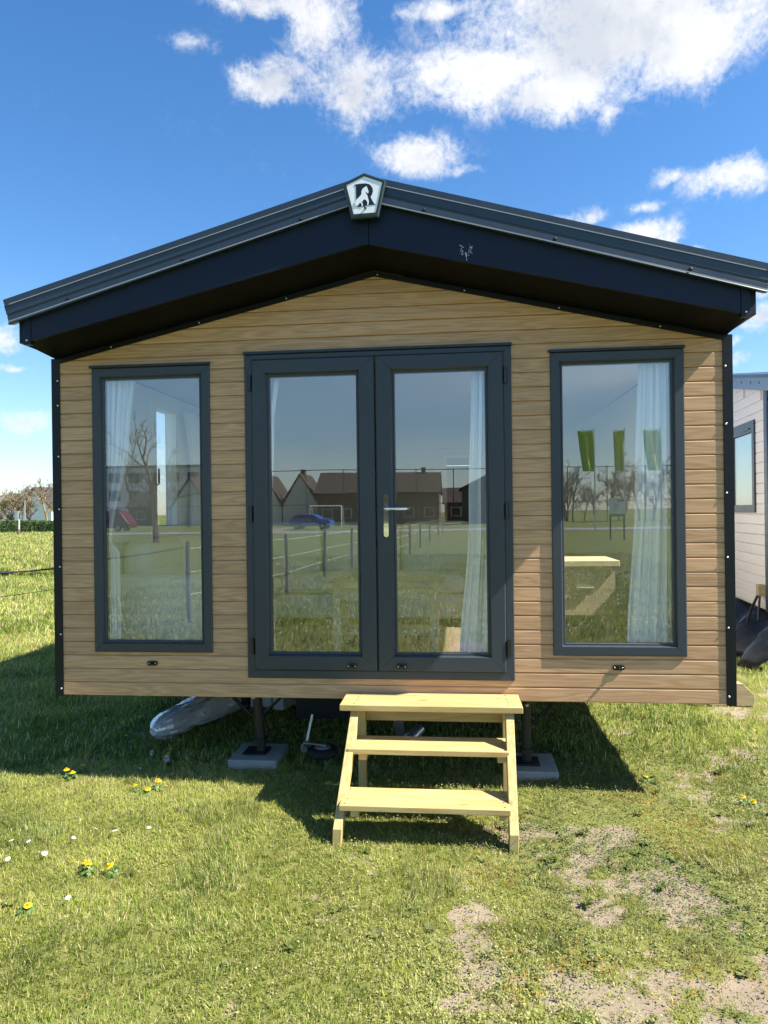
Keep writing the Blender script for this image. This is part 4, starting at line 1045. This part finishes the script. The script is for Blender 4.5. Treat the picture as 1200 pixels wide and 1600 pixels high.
def daisy_proto():
    r = random.Random(9); st = MB().tube([(0, 0, -.01), (.003, 0, .02), (.005, 0, .035)], .0011, 5); h = MB(); c = Vector((.005, 0, .035))
    for i in range(20):
        a = 6.283 * i / 20; d = Vector((math.cos(a), math.sin(a), 0)); s = Vector((-d.y, d.x, 0)) * .0015
        h.add([c + d * .002 - s * .4, c + d * .002 + s * .4, c + d * .0095 + s + Vector((0, 0, .0012)), c + d * .0118 + Vector((0, 0, .001)), c + d * .0095 - s + Vector((0, 0, .0012))], [(0, 1, 2, 3, 4)])
    e = MB().lathe(c, [(.0034, 0), (.003, .002), (.001, .003)], 10)
    return [('stem', proto('stem', st, M['stem'])), ('petals', proto('petals', h, M['petal_white'], False)), ('disc', proto('disc', e, M['petal_yellow']))]

YP = daisy_proto()
ys = [(-1.62, -1.01, 'largest daisy near the left edge of the lawn'), (-1.49, -0.96, 'daisy second from the left on the lawn'), (-1.44, -0.79, 'daisy third from the left, behind the first two'), (-1.38, -0.69, 'farther daisy left of the last one in the row'),
      (-1.25, -0.71, 'daisy at the right end of the sunny row'), (-1.71, -0.84, 'small daisy at the far left edge of the photo'), (-1.62, -0.84, 'small daisy right of the far left one'), (-1.16, -1.31, 'daisy between the large dandelion and the nearest one'),
      (-1.12, -0.64, 'pale daisy in the grass right of the row'), (-1.54, 0.15, 'daisy at the edge of the shade below the roll')]
for i, (x, y, lb) in enumerate(ys): plant('daisy', YP, x, y, lb, 'daisy', 'daisies on the lawn', i * .9, random.uniform(.9, 1.25), random.uniform(.1, .5))
# uncounted daisies further off (mirrored in the glazing)
r = np.random.default_rng(5); n = 900; x = r.uniform(-4.5, 5, n); y = r.uniform(-15, -5, n); ok = F2(x, y, .6, 3) > .47; x, y = x[ok], y[ok]; n = len(x); s = r.uniform(.010, .017, n)
z = relief(x, y) + .05
V = np.stack([np.stack([x + s * math.cos(a), y + s * math.sin(a), z + .012 * math.cos(a + 1)], 1) for a in (0, 1.26, 2.51, 3.77, 5.03)], 1)
o = bulk('daisy_carpet', V, [(0, 1, 2, 3, 4)], np.full((n, 3), .8), M['weed']); tag(o, 'daisies sprinkled over the lawn mirrored in the doors', 'daisies', kind='stuff')

# ------------------------------------------------------------------ the neighbouring home on the right
NB = thing('neighbouring_home', (3.69, 3.77, 0), 'beige clad neighbouring mobile home at the right edge', 'mobile home')
nd = Vector((0.10, 1.0, 0)).normalized(); nn = Vector((nd.y, -nd.x, 0))     # along the wall, into the home
NO = Vector((3.745, 3.77, 0))
def nb_pt(s, d, z): return NO + nd * s + nn * d + Vector((0, 0, z))
def nb_box(m, s0, s1, d0, d1, z0, z1):
    P = [nb_pt(s, d, z) for z in (z0, z1) for s, d in ((s0, d0), (s1, d0), (s1, d1), (s0, d1))]
    return m.add(P, [(0, 3, 2, 1), (4, 5, 6, 7), (0, 1, 5, 4), (1, 2, 6, 5), (2, 3, 7, 6), (3, 0, 4, 7)])
core = MB(); NSL = 0.18
def nb_prism(m, poly, d0, d1):
    n = len(poly); return m.add([nb_pt(s_, d0, z_) for s_, z_ in poly] + [nb_pt(s_, d1, z_) for s_, z_ in poly], [tuple(range(n)), tuple(range(2 * n - 1, n - 1, -1))] + [(i, n + i, n + (i + 1) % n, (i + 1) % n) for i in range(n)])
nb_prism(core, [(0.05, 0.50), (7.95, 0.50), (7.95, 2.86), (4.0, 2.86 + NSL * 4.0), (0.05, 2.86)], 0.02, 9.0); NW = core.build('wall', M['beige'], NB)
NP = 0.1135; kk = 0
while 0.52 + kk * NP < 3.50:
    z0 = 0.52 + kk * NP; z1 = z0 + NP
    segs = [(0.10, 8.9)] if (z1 < 1.60 or z0 > 2.56) else [(0.10, 0.49), (1.40, 7.9)]
    lo = max(0.10, (z1 - 2.86) / NSL + 0.05); segs = [(max(a, lo), min(b_, 8.0 - lo)) for a, b_ in segs]
    for a, b_ in segs:
        prof = [(0.018, 0.0), (0.006, 0.001), (0.0, 0.006), (0.0, NP - 0.010), (0.006, NP - 0.002), (0.018, NP - .001)]
        vs = []
        for d, dz in prof: vs += [nb_pt(a, d, z0 + dz), nb_pt(b_, d, z0 + dz)]
        n = len(prof)
        MB().add(vs, [(2 * i, 2 * i + 1, 2 * i + 3, 2 * i + 2) for i in range(n - 1)] + [tuple(range(0, 2 * n, 2)), tuple(range(2 * n - 1, 0, -2))]).build('plank', M['beige'], NW)
    kk += 1
m = MB(); nb_box(m, 0.47, 0.55, -0.02, 0.03, 1.56, 2.60); nb_box(m, 1.37, 1.45, -0.02, 0.03, 1.56, 2.60); nb_box(m, 0.55, 1.37, -0.02, 0.03, 1.56, 1.645); nb_box(m, 0.55, 1.37, -0.02, 0.03, 2.47, 2.60)
NWN = m.build('window', M['navy_trim'], NB)
m = MB(); nb_box(m, 0.55, 1.37, 0.002, 0.008, 1.645, 2.47); m.build('pane', glass_mat('neighbour_glazing', 0.30, (0.75, 0.8, 0.8)), NWN)
m = MB(); nb_box(m, 0.56, 1.36, 0.012, 0.018, 1.65, 2.46); m.build('blind', M['white'], NWN)
m = MB(); nb_box(m, 0.62, 0.86, -0.032, -0.0205, 2.505, 2.522); m.build('handle', M['black'], NWN)
m = MB()
for a_, b_ in ((-0.22, 4.0), (8.22, 4.0)):
    za, zb_ = 2.85 - NSL * .22, 2.85 + NSL * 4.0
    nb_prism(m, [(a_, za), (b_, zb_), (b_, zb_ + .14), (a_, za + .14)], -0.05, -0.005)
NF = m.build('verge_board', M['slate_trim'], NB)
m = MB()
for a_, b_ in ((-0.30, 4.0), (8.30, 4.0)):
    za, zb_ = 2.85 - NSL * .30 + .143, 2.85 + NSL * 4.0 + .143
    nb_prism(m, [(a_, za), (b_, zb_), (b_, zb_ + .03), (a_, za + .03)], -0.07, 9.1)
m.build('roof', M['roofing'], NB)
for s_ in (0.15, 0.45, 0.8, 1.2):
    MB().lathe(nb_pt(s_, -0.05, 2.85 + NSL * s_ + .08), [(0.012, 0), (0.012, .004), (.005, .006)], 8, -nn).build('bolt', M['black'], NF)
m = MB(); nb_box(m, -0.02, 0.09, -0.03, 0.02, 0.50, 2.861); m.build('corner_post', M['navy_trim'], NB)
dp = MB().tube([nb_pt(-0.07, 0.05, 2.80), nb_pt(-0.07, -0.02, 2.70), nb_pt(-0.07, -0.02, 0.45)], 0.030, 12); DPo = dp.build('downpipe', M['navy_trim'], NB, smooth=True)
for z in (2.2, 1.3): MB().lathe(nb_pt(-0.07, -0.02, z), [(0.037, 0), (0.037, .03)], 12).build('clip', M['navy_trim'], DPo)
# inlet box with hoses below the corner
MB().obox(nb_pt(0.20, -0.04, 0.72), nd, nn, (0, 0, 1), .045, .04, .06).build('inlet_box', M['offcut'], NB, bevel=.006)
MB().tube([nb_pt(0.22, -0.06, .68), nb_pt(0.34, -0.10, .5), nb_pt(0.36, -0.14, .34)], .014, 8).build('hose', M['cable'], NB, smooth=True)
MB().tube([nb_pt(0.17, -0.06, .68), nb_pt(0.16, -0.08, .5), nb_pt(0.10, -0.10, .40)], .012, 8).build('hose', M['cable'], NB, smooth=True)
# black tarpaulin tucked under it
tp = MB(); rr_ = random.Random(8); nS, nD = 30, 12
for i in range(nS + 1):
    for jx in range(nD + 1):
        s = -0.6 + 3.2 * i / nS; u = jx / nD
        d = 0.25 - 0.55 * u + .10 * math.sin(i * .9 + 3 * u); z = 0.53 * (1 - u) ** .8 + .03 * math.sin(i * 1.7 + u * 7) * u * (1 - u) * 4 + rr_.gauss(0, .008) + .02
        tp.v.append(tuple(nb_pt(s, d - .05, max(z, 0.015))))
tp.f = [(i * (nD + 1) + q, (i + 1) * (nD + 1) + q, (i + 1) * (nD + 1) + q + 1, i * (nD + 1) + q + 1) for i in range(nS) for q in range(nD)]; tp.mi = [0] * len(tp.f)
o = tp.build('tarpaulin', M['tarp'], None, smooth=True, recalc=False); md = o.modifiers.new('thickness', 'SOLIDIFY'); md.thickness = .004
tag(o, 'crumpled black tarpaulin hanging below the beige neighbouring home', 'tarpaulin')
# timber offcut on the grass
oc = MB().prism([(2.50, 0.0), (2.85, 0.0), (2.85, 0.09), (2.76, 0.18), (2.50, 0.21)], 'y', 1.95, 2.05).build('timber_offcut', M['offcut'], None, bevel=.004)
tag(oc, 'pale timber offcut lying on the grass behind the right corner', 'timber offcut')

# ------------------------------------------------------------------ fence along the left
def fence():
    F_ = thing('wire_fence', (-3.75, 1.0, 0), 'wire and rope fence on thin stakes running along the left side', 'fence')
    line = [(-0.6, -46), (-0.75, -39), (-1.0, -32.5), (-1.2, -27), (-1.3, -22), (-1.5, -18), (-2.5, -15.7), (-2.75, -12.9), (-2.95, -9.8), (-3.5, -6.0), (-4.0, -2.6), (-3.80, 1.1), (-2.95, 6.2), (-2.6, 11.5)]
    for x, y in line:
        h = 1.22; p = MB().tube([(x, y, -.1), (x, y, h * .97), (x + .004, y, h)], [.036, .034, .026], 8); p.build('post', M['stake'], F_)
    for z, mat, rad, nm in ((1.13, 'cable', 0.0085, 'cable'), (0.90, 'wire', 0.003, 'strand'), (0.30, 'wire', 0.0025, 'strand')):
        pts = []
        for (a, b_), (c, d) in zip(line[9:], line[10:]):
            for t in np.linspace(0, 1, 9)[:-1]: pts.append((a + (c - a) * t - .045, b_ + (d - b_) * t, z - .05 * 4 * t * (1 - t) * (1 if mat == 'cable' else .5)))
        MB().tube(pts, rad, 6).build(nm, M[mat], F_, smooth=True)
    for z in (1.1, 0.75, 0.42):
        MB().tube([(a - .045, b_, z) for a, b_ in line[:10]], .004, 5).build('rope', M['rope'], F_)
    MB().tube([(-3.752, 2.10, 1.093), (-3.742, 2.17, 1.092)], .017, 8).build('insulator', M['cable'], F_, smooth=True)
fence()
o = thing('far_fence_stake', (-36.1, 51.9, 0), 'lone fence stake standing on the far left lawn', 'stake')
MB().tube([(-36.1, 51.9, 0), (-36.08, 51.9, 1.15)], [.13, .10], 6).build('post', M['stake'], o)
MB().tube([(-36.02, 51.85, .55), (-36.0, 51.85, 1.35)], .05, 5).build('insulator_rod', M['rope'], o)

# ------------------------------------------------------------------ trees
def bare_tree(name, base, h, seed, label, group, bark='bark', twig='twig', spread=0.5, depth=5, tr=None, start=0.3, dense=1.0, tw=1.0):
    r = random.Random(seed); tr = tr or h * 0.028
    trunk, crown = MB(), MB(); b0 = Vector(base)
    def grow(p, d, L, rad, lvl):
        n = 3; pts = [p]; rads = [rad]
        for i in range(n):
            d = (d + Vector((r.gauss(0, .13), r.gauss(0, .13), r.gauss(0.05, .08)))).normalized()
            pts.append(pts[-1] + d * L / n); rads.append(rad * (1 - .45 * (i + 1) / n))
        (trunk if lvl < 2 else crown).tube(pts, rads, 6 if lvl < 2 else 3, cap=False)
        if lvl >= depth: return
        k_ = r.choice((3, 3, 4)) if lvl else r.choice((5, 6)); k_ = max(2, round(k_ * dense))
        for i in range(k_):
            t = r.uniform(.35, 1) if lvl else r.uniform(start, 1); q = min(int(t * n), n - 1); pp = pts[q].lerp(pts[q + 1], t * n - q)
            a = r.uniform(0, 6.283); s = spread * r.uniform(.7, 1.4) * (1.25 if lvl else 1.1)
            e = d.cross(Vector((math.cos(a), math.sin(a), .3))).normalized()
            nd_ = (d * math.cos(s) + e * math.sin(s)).normalized(); nd_.z = max(nd_.z, -.15) + .12
            grow(pp, nd_.normalized(), L * r.uniform(.5, .72), max(rad * r.uniform(.4, .6), .011 * tw), lvl + 1)
    grow(b0 - Vector((0, 0, .1)), Vector((r.gauss(0, .04), r.gauss(0, .04), 1)), h * .52, tr, 0)
    T_ = thing(name, base, label, 'tree', group)
    trunk.build('trunk', M[bark], T_, smooth=True, recalc=False); crown.build('crown', M[twig], T_, recalc=False)
    return T_

def at(px, d):            # ground point d metres ahead in the direction of a picture column (for far things)
    k_ = (px - 600) / 1110.0; q = fw + rt * k_; return CAM.x + q.x * d, CAM.y + q.y * d

for px, d, h, sd, lb, bk, tg, dn in ((-2, 84, 5.2, 1, 'bushy bare tree at the very left edge beyond the hedge', 'bark_gold', 'twig_gold', 1.3), (11, 88, 5.6, 2, 'rounded brown bare tree left of the golden trunk', 'bark', 'twig', 1.35),
                                      (23, 84, 6.0, 3, 'bare tree with golden trunk beyond the hedge', 'bark_gold', 'twig_gold', 1.2), (36, 96, 6.6, 4, 'thin pale bare tree behind the golden trunk', 'bark', 'twig', 0.9),
                                      (49, 110, 5.4, 5, 'dark dense bare tree left of the white house', 'bark', 'twig', 1.5), (75, 84, 6.4, 6, 'spreading bare tree in front of the white house', 'bark_gold', 'twig', 1.15), (62, 125, 6.0, 7, 'small bare tree behind the street lamp', 'bark', 'twig', 1.3)):
    x, y = at(px, d); bare_tree('bare_tree', (x, y, 0), h * 1.0, sd, lb, 'bare trees on the far left horizon', bk, tg, .62, 4, start=.35, dense=dn, tw=2.2, tr=h * .026)
# hedge beyond the lawn, in three clipped lengths
def hedge(px0, px1, d, z1, lab, thick=1.2):
    x0, y0 = at(px0, d); x1, y1 = at(px1, d); a = Vector((x0, y0, 0)); b_ = Vector((x1, y1, 0)); u = (b_ - a).normalized(); w = Vector((-u.y, u.x, 0)); m = MB(); r = random.Random(int(px0 * 7 + 900)); L = (b_ - a).length
    n = max(4, int(L / .25)); rows = [(-.0, 0), (-.05, .4), (-.02, .8), (.05, z1 / 1.0), (thick, z1), (thick, 0)]
    for i in range(n + 1):
        for dd, z in rows: m.v.append(tuple(a + u * (L * i / n) + w * (dd + r.gauss(0, .05)) + Vector((0, 0, max(0, z + (r.gauss(0, .05) if z else 0))))))
    k_ = len(rows); m.f = [(i * k_ + q, (i + 1) * k_ + q, (i + 1) * k_ + q + 1, i * k_ + q + 1) for i in range(n) for q in range(k_ - 1)] + [tuple(range(k_)), tuple(n * k_ + q for q in range(k_))]; m.mi = [0] * len(m.f)
    H_ = thing('hedge', tuple(a), lab, 'hedge', 'clipped hedges beyond the lawn'); m.build('hedge_body', M['hedge'], H_, smooth=False)
    lv = MB()
    for i in range(int(L * 130)):
        s = r.uniform(0, L); face = r.random(); dd, z = (-.05, r.uniform(.05, z1)) if face < .6 else (r.uniform(0, thick), z1)
        c = a + u * s + w * dd + Vector((0, 0, z)); e = Vector((r.gauss(0, 1), r.gauss(0, 1), r.gauss(0, 1))).normalized() * .09; g = e.cross(Vector((r.gauss(0, 1), r.gauss(0, 1), 1))).normalized() * .06
        lv.add([c - e, c + g, c + e, c - g], [(0, 1, 2, 3)])
    lv.build('foliage', M['hedge'], H_, recalc=False)
hedge(-30, 58, 68, 1.18, 'long clipped green hedge beyond the left lawn'); hedge(61, 130, 68, 1.12, 'dark clipped hedge length right of the gap beyond the lawn', 1.6)
# street lamp, posts, white house, low sheds
x, y = at(39, 70); L_ = thing('street_lamp', (x, y, 0), 'slim pale street lamp post in front of the hedge', 'street lamp'); MB().tube([(x, y, 0), (x, y, 3.0)], [.07, .05], 8).build('pole', M['galv'], L_); MB().lathe((x, y, 3.0), [(.05, 0), (.12, .05), (.12, .12), (.02, .16)], 10).build('lamp_head', M['galv'], L_)
x, y = at(26, 78); L_ = thing('boundary_post', (x, y, 0), 'pale boundary post beside the golden tree trunk', 'post'); MB().box(x - .18, x + .18, y - .1, y + .1, 0, 2.1).build('post_shaft', M['galv'], L_); MB().box(x - .22, x + .22, y - .14, y + .14, 2.1, 2.2).build('cap', M['galv'], L_)
def house(cx, cy, w, l, eave, ridge, rz, label, wall='render', roof='rooftile', wins=2, cat='house', group=None, name='house'):
    H_ = thing(name, (cx, cy, 0), label, cat, group, 0.0)
    Mx = Matrix.Translation((cx, cy, 0)) @ Matrix.Rotation(rz, 4, 'Z')
    def put(nm, m, mat, par): m.v = [tuple(Mx @ Vector(v)) for v in m.v]; return m.build(nm, M[mat], par)
    m = MB().box(-w / 2, w / 2, -l / 2, l / 2, 0, eave); m.prism([(-l / 2, eave), (l / 2, eave), (0, ridge - .12)], 'x', -w / 2, w / 2); W_ = put('wall', m, wall, H_)
    m = MB()
    for s in (-1, 1): m.prism([(s * (l / 2 + .35), eave - .15), (0, ridge - .05), (0, ridge + .15), (s * (l / 2 + .35), eave + .08)], 'x', -w / 2 - .3, w / 2 + .3)
    Rf = put('roof', m, roof, H_); put('chimney', MB().box(w * .2, w * .2 + .6, -.3, .3, ridge - .5, ridge + .8), 'brick', Rf)
    for s in (-1, 1):
        for i in range(wins):
            xx = -w / 2 + w * (i + .5) / wins
            ww = put('window', MB().box(xx - .7, xx + .7, s * l / 2 - .06, s * l / 2 + .06, .9, 2.2), 'white', H_)
            put('pane', MB().box(xx - .6, xx + .6, s * (l / 2 + .03) - .06, s * (l / 2 + .03) + .06, 1.0, 2.1), 'pane_dark', ww)
    d_ = put('door', MB().box(-.5, .5, -l / 2 - .05, -l / 2 + .05, 0, 2.1), 'sign_dark', H_)
    return H_
x, y = at(84, 118); house(x, y, 7, 7.5, 2.8, 6.2, R(70), 'white gabled house behind the spreading bare tree', 'sign', 'rooftile')
x, y = at(33, 150); house(x, y, 9, 8, 2.4, 4.4, R(5), 'low white building far off behind the street lamp', 'sign', 'slate_trim')

# ------------------------------------------------------------------ what stands behind the viewer and is mirrored in the glazing
rd = MB(); RP = [(-160, -30), (-60, -44), (-22, -56), (-13, -69), (2, -62), (8, -50), (40, -46), (160, -60)]
rd = MB(); ctr = [(-160, -48), (-60, -52), (-22, -54), (-5, -57), (10, -54), (40, -50), (160, -46)]
for (x, y) in ctr: rd.v += [(x, y - 3.2, .02), (x, y + 3.2, .02)]
rd.f = [(2 * i, 2 * i + 1, 2 * i + 3, 2 * i + 2) for i in range(len(ctr) - 1)]; rd.mi = [0] * len(rd.f)
tag(rd.build('road', M['asphalt'], None), 'pale grey road across the field mirrored in the glazing', 'road', kind='structure')
RG = 'brown roofed houses mirrored in the doors'
for i, (x, lb) in enumerate(((-37.6, 'steep gabled house leftmost of the mirrored row'), (-32.2, 'second steep gabled house of the mirrored row'), (-26.8, 'third steep gabled house of the mirrored row'), (-21.4, 'steep gabled house next to the wide roofs in the mirrored row'))):
    house(x, -98, 8, 5.2, 2.6, 6.9, R(90), lb, 'render', 'rooftile', 2, 'house', RG)
for x, lb in ((-14.2, 'house with wide brown roof seen in the left door glass'), (-6.0, 'house with wide brown roof seen beside the door handle')):
    house(x, -94, 8.0, 9, 4.1, 6.9, 0, lb, 'brick', 'rooftile', 3, 'house', RG)
for x, w_, lb in ((-44.5, 7.5, 'low brown shed left of the gabled houses in the mirrored row'), (1.9, 6.6, 'low dark shed right of the wide roofs in the mirrored row'), (12.5, 6.0, 'low dark shed behind the thicket in the mirrored row')):
    house(x, -101, w_, 8, 2.8, 5.0, 0, lb, 'brick', 'rooftile', 2, 'shed', RG)
house(5.5, -83, 7, 9, 4.2, 6.6, R(90), 'dark building at the right in the door reflection', 'sign_dark', 'rooftile', 2, 'building')
AP = thing('apartment_block', (-46, -116, 0), 'white apartment block with grey windows mirrored in the left window', 'building')
MB().box(-66, -38, -122, -110, 0, 9.5).build('wall', M['sign'], AP); MB().box(-66.3, -37.7, -122.3, -109.7, 9.5, 9.9).build('roof', M['slate_trim'], AP)
for fl in range(3):
    for i in range(8):
        xx = -64.5 + i * 3.4; w_ = MB().box(xx, xx + 1.9, -109.98, -109.9, 1.0 + fl * 3.0, 2.7 + fl * 3.0).build('window', M['pane_dark'], AP)
# ball stop fence
BF = thing('ball_stop_fence', (0, -84, 0), 'tall steel ball stop fence mirrored across the doors', 'fence')
for i in range(22):
    x = -46 + i * 4.6; MB().tube([(x, -84, 0), (x, -84, 6.9)], .06, 6).build('post', M['ballnet'], BF)
MB().tube([(-46, -84, 6.85), (50.6, -84, 6.85)], .05, 5).build('top_rail', M['ballnet'], BF)
MB().tube([(-46, -84, 2.6), (50.6, -84, 2.6)], .04, 5).build('mid_rail', M['ballnet'], BF)
GP = thing('goal', (-15.5, -80, 0), 'white football goal mirrored in the left door glass', 'goal')
gl = MB()
for x in (-17.2, -13.4): gl.tube([(x, -80, 0), (x, -80, 2.5)], .08, 6)
gl.tube([(-17.2, -80, 2.5), (-13.4, -80, 2.5)], .08, 6); gl.build('goal_frame', M['white'], GP)
gl = MB()
for x in (-17.2, -13.4): gl.tube([(x, -80, 2.5), (x, -81, 2.4), (x, -82, 0)], .04, 5)
gl.build('net_support', M['white'], GP)

def car(cx, cy, rz, paint, label, van=False):
    C0 = thing('parked_van' if van else 'parked_car', (cx, cy, 0), label, 'van' if van else 'car'); Mx = Matrix.Translation((cx, cy, 0)) @ Matrix.Rotation(rz, 4, 'Z')
    def put(nm, m, mat, par, **k): m.v = [tuple(Mx @ Vector(v)) for v in m.v]; return m.build(nm, M[mat], par, **k)
    top = [(-2.15, .35), (2.15, .35), (2.2, .7), (2.05, .95), (1.1, 1.05), (.45, 1.5), (-1.3, 1.55), (-2.0, 1.1), (-2.2, .8)] if not van else [(-2.4, .35), (2.4, .35), (2.45, .8), (2.2, 1.1), (1.6, 1.9), (1.2, 2.1), (-2.4, 2.1)]
    B_ = put('body', MB().prism(top, 'y', -.86, .86), paint, C0, bevel=.06)
    gla = [(1.0, 1.08), (.42, 1.43), (-1.2, 1.47), (-1.75, 1.1)] if not van else [(2.0, 1.15), (1.55, 1.82), (.7, 1.85), (.7, 1.15)]
    put('side_glass', MB().prism(gla, 'y', -.875, .875), 'pane_dark', B_)
    for x in (-1.35, 1.35):
        for y in (-.8, .8):
            t = put('wheel', MB().lathe((x, y - .1, .32), [(.2, 0), (.31, .0), (.32, .03), (.32, .17), (.31, .2), (.2, .2)], 18, (0, 1, 0)), 'rubber', C0)
            put('rim', MB().lathe((x, y - .11, .32), [(.19, 0), (.19, .22), (.05, .23)], 12, (0, 1, 0)), 'galv', t)
car(-14.6, -68.5, R(6), 'car_blue', 'blue hatchback on the road mirrored in the left door glass')
car(-34.5, -64.5, R(4), 'van_red', 'red van mirrored behind the bare tree in the left window', True)

def flag(x, y, w, seed, label):
    F0 = thing('flag', (x, y, 0), label, 'flag', 'tall green banners mirrored in the right window')
    MB().tube([(x, y, 0), (x, y, 7.3)], [.06, .04], 8).build('pole', M['galv'], F0); MB().tube([(x + .1, y, 7.15), (x - w - .05, y, 7.12)], .025, 6).build('arm', M['galv'], F0)
    r = random.Random(seed); ph = r.uniform(0, 6); vs = []; N, n = 20, 10
    for mat, u0, u1, off in (('flag', 0, 1, 0), ('flag_yellow', .38, .58, .02)):
        m = MB()
        for j in range(N + 1):
            for i in range(n + 1):
                u = u0 + (u1 - u0) * i / n; t = (j / N) if mat == 'flag' else .12 + .76 * j / N
                m.v.append((x - .04 - w * (1 - .25 * t) * u, y + .12 * math.sin(u * 9 + t * 3 + ph) * (0.4 + t) + off, 7.1 - 2.75 * t))
        m.f = [(j * (n + 1) + i, j * (n + 1) + i + 1, (j + 1) * (n + 1) + i + 1, (j + 1) * (n + 1) + i) for j in range(N) for i in range(n)]; m.mi = [0] * len(m.f)
        o = m.build('banner' if mat == 'flag' else 'print', M[mat], F0, smooth=True, recalc=False); md = o.modifiers.new('t', 'SOLIDIFY'); md.thickness = .01
flag(10.05, -47.2, 1.05, 1, 'green banner leftmost of three in the right window reflection'); flag(12.15, -47.3, 0.75, 2, 'green banner in the middle of the right window reflection'); flag(14.75, -47.6, 1.2, 3, 'green banner mirrored over the right curtain')
SG = thing('signboard', (8.54, -32.9, 0), 'white notice board with green foot mirrored in the right window', 'sign')
for x in (8.18, 8.90): MB().box(x - .04, x + .04, -32.98, -32.93, 0, 2.1).build('post', M['stake'], SG)
P_ = MB().box(8.11, 8.97, -32.925, -32.90, 1.22, 2.17).build('panel', M['sign'], SG)
MB().box(8.115, 8.965, -32.899, -32.896, 1.225, 1.36).build('green_foot', M['flag'], P_)
for i in range(7): MB().box(8.52 + i * .058, 8.555 + i * .058 + .008 * (i % 3), -32.899, -32.896, 1.98 - .01 * (i % 2), 2.10).build('print_mark', M['sign_dark'], P_)
for i, z in enumerate((1.84, 1.74, 1.64, 1.54)): MB().box(8.34, 8.62 - .05 * i, -32.899, -32.896, z - .018, z + .018).build('text_line', M['sign_dark'], P_)
def copy_tree(src, loc, rz, sc, label, group):
    e = src.copy(); COL.objects.link(e); e.location = loc; e.rotation_euler = (0, 0, rz); e.scale = (sc,) * 3; tag(e, label, 'tree', group)
    for c in src.children:
        o = c.copy(); COL.objects.link(o); o.parent = e; o.matrix_parent_inverse = Matrix.Translation(-src.location)
    return e
TG = 'bare trees mirrored in the right window'
tp = [bare_tree('bare_tree', (15, -88, 0), 7.5, 61, 'bare tree behind the leftmost banner', TG, 'bark', 'twig', .55, 5, start=.12, dense=1.1, tw=1.6, tr=.11),
      bare_tree('bare_tree', (20, -90, 0), 9.5, 62, 'bare tree between the leftmost and middle banners', TG, 'bark', 'twig', .5, 5, start=.12, dense=1.1, tw=1.6, tr=.13)]
r = random.Random(77)
for i in range(18):
    x = 10.5 + i * 1.7 + r.uniform(-.4, .4)
    copy_tree(tp[i % 2], (x, -86 - r.uniform(0, 9), 0), r.uniform(0, 6), r.uniform(.62, 1.0) * (0.85 + .018 * i), 'leafless tree of the mirrored thicket, number %s from its left end' % ['one', 'two', 'three', 'four', 'five', 'six', 'seven', 'eight', 'nine', 'ten', 'eleven', 'twelve', 'thirteen', 'fourteen', 'fifteen', 'sixteen', 'seventeen', 'eighteen'][i], TG)
bare_tree('bare_tree', (-16.5, -34.5, 0), 7.4, 40, 'large bare tree mirrored in the left window', None, 'bark', 'bark', .62, 5, start=.25, dense=.95, tw=.8)
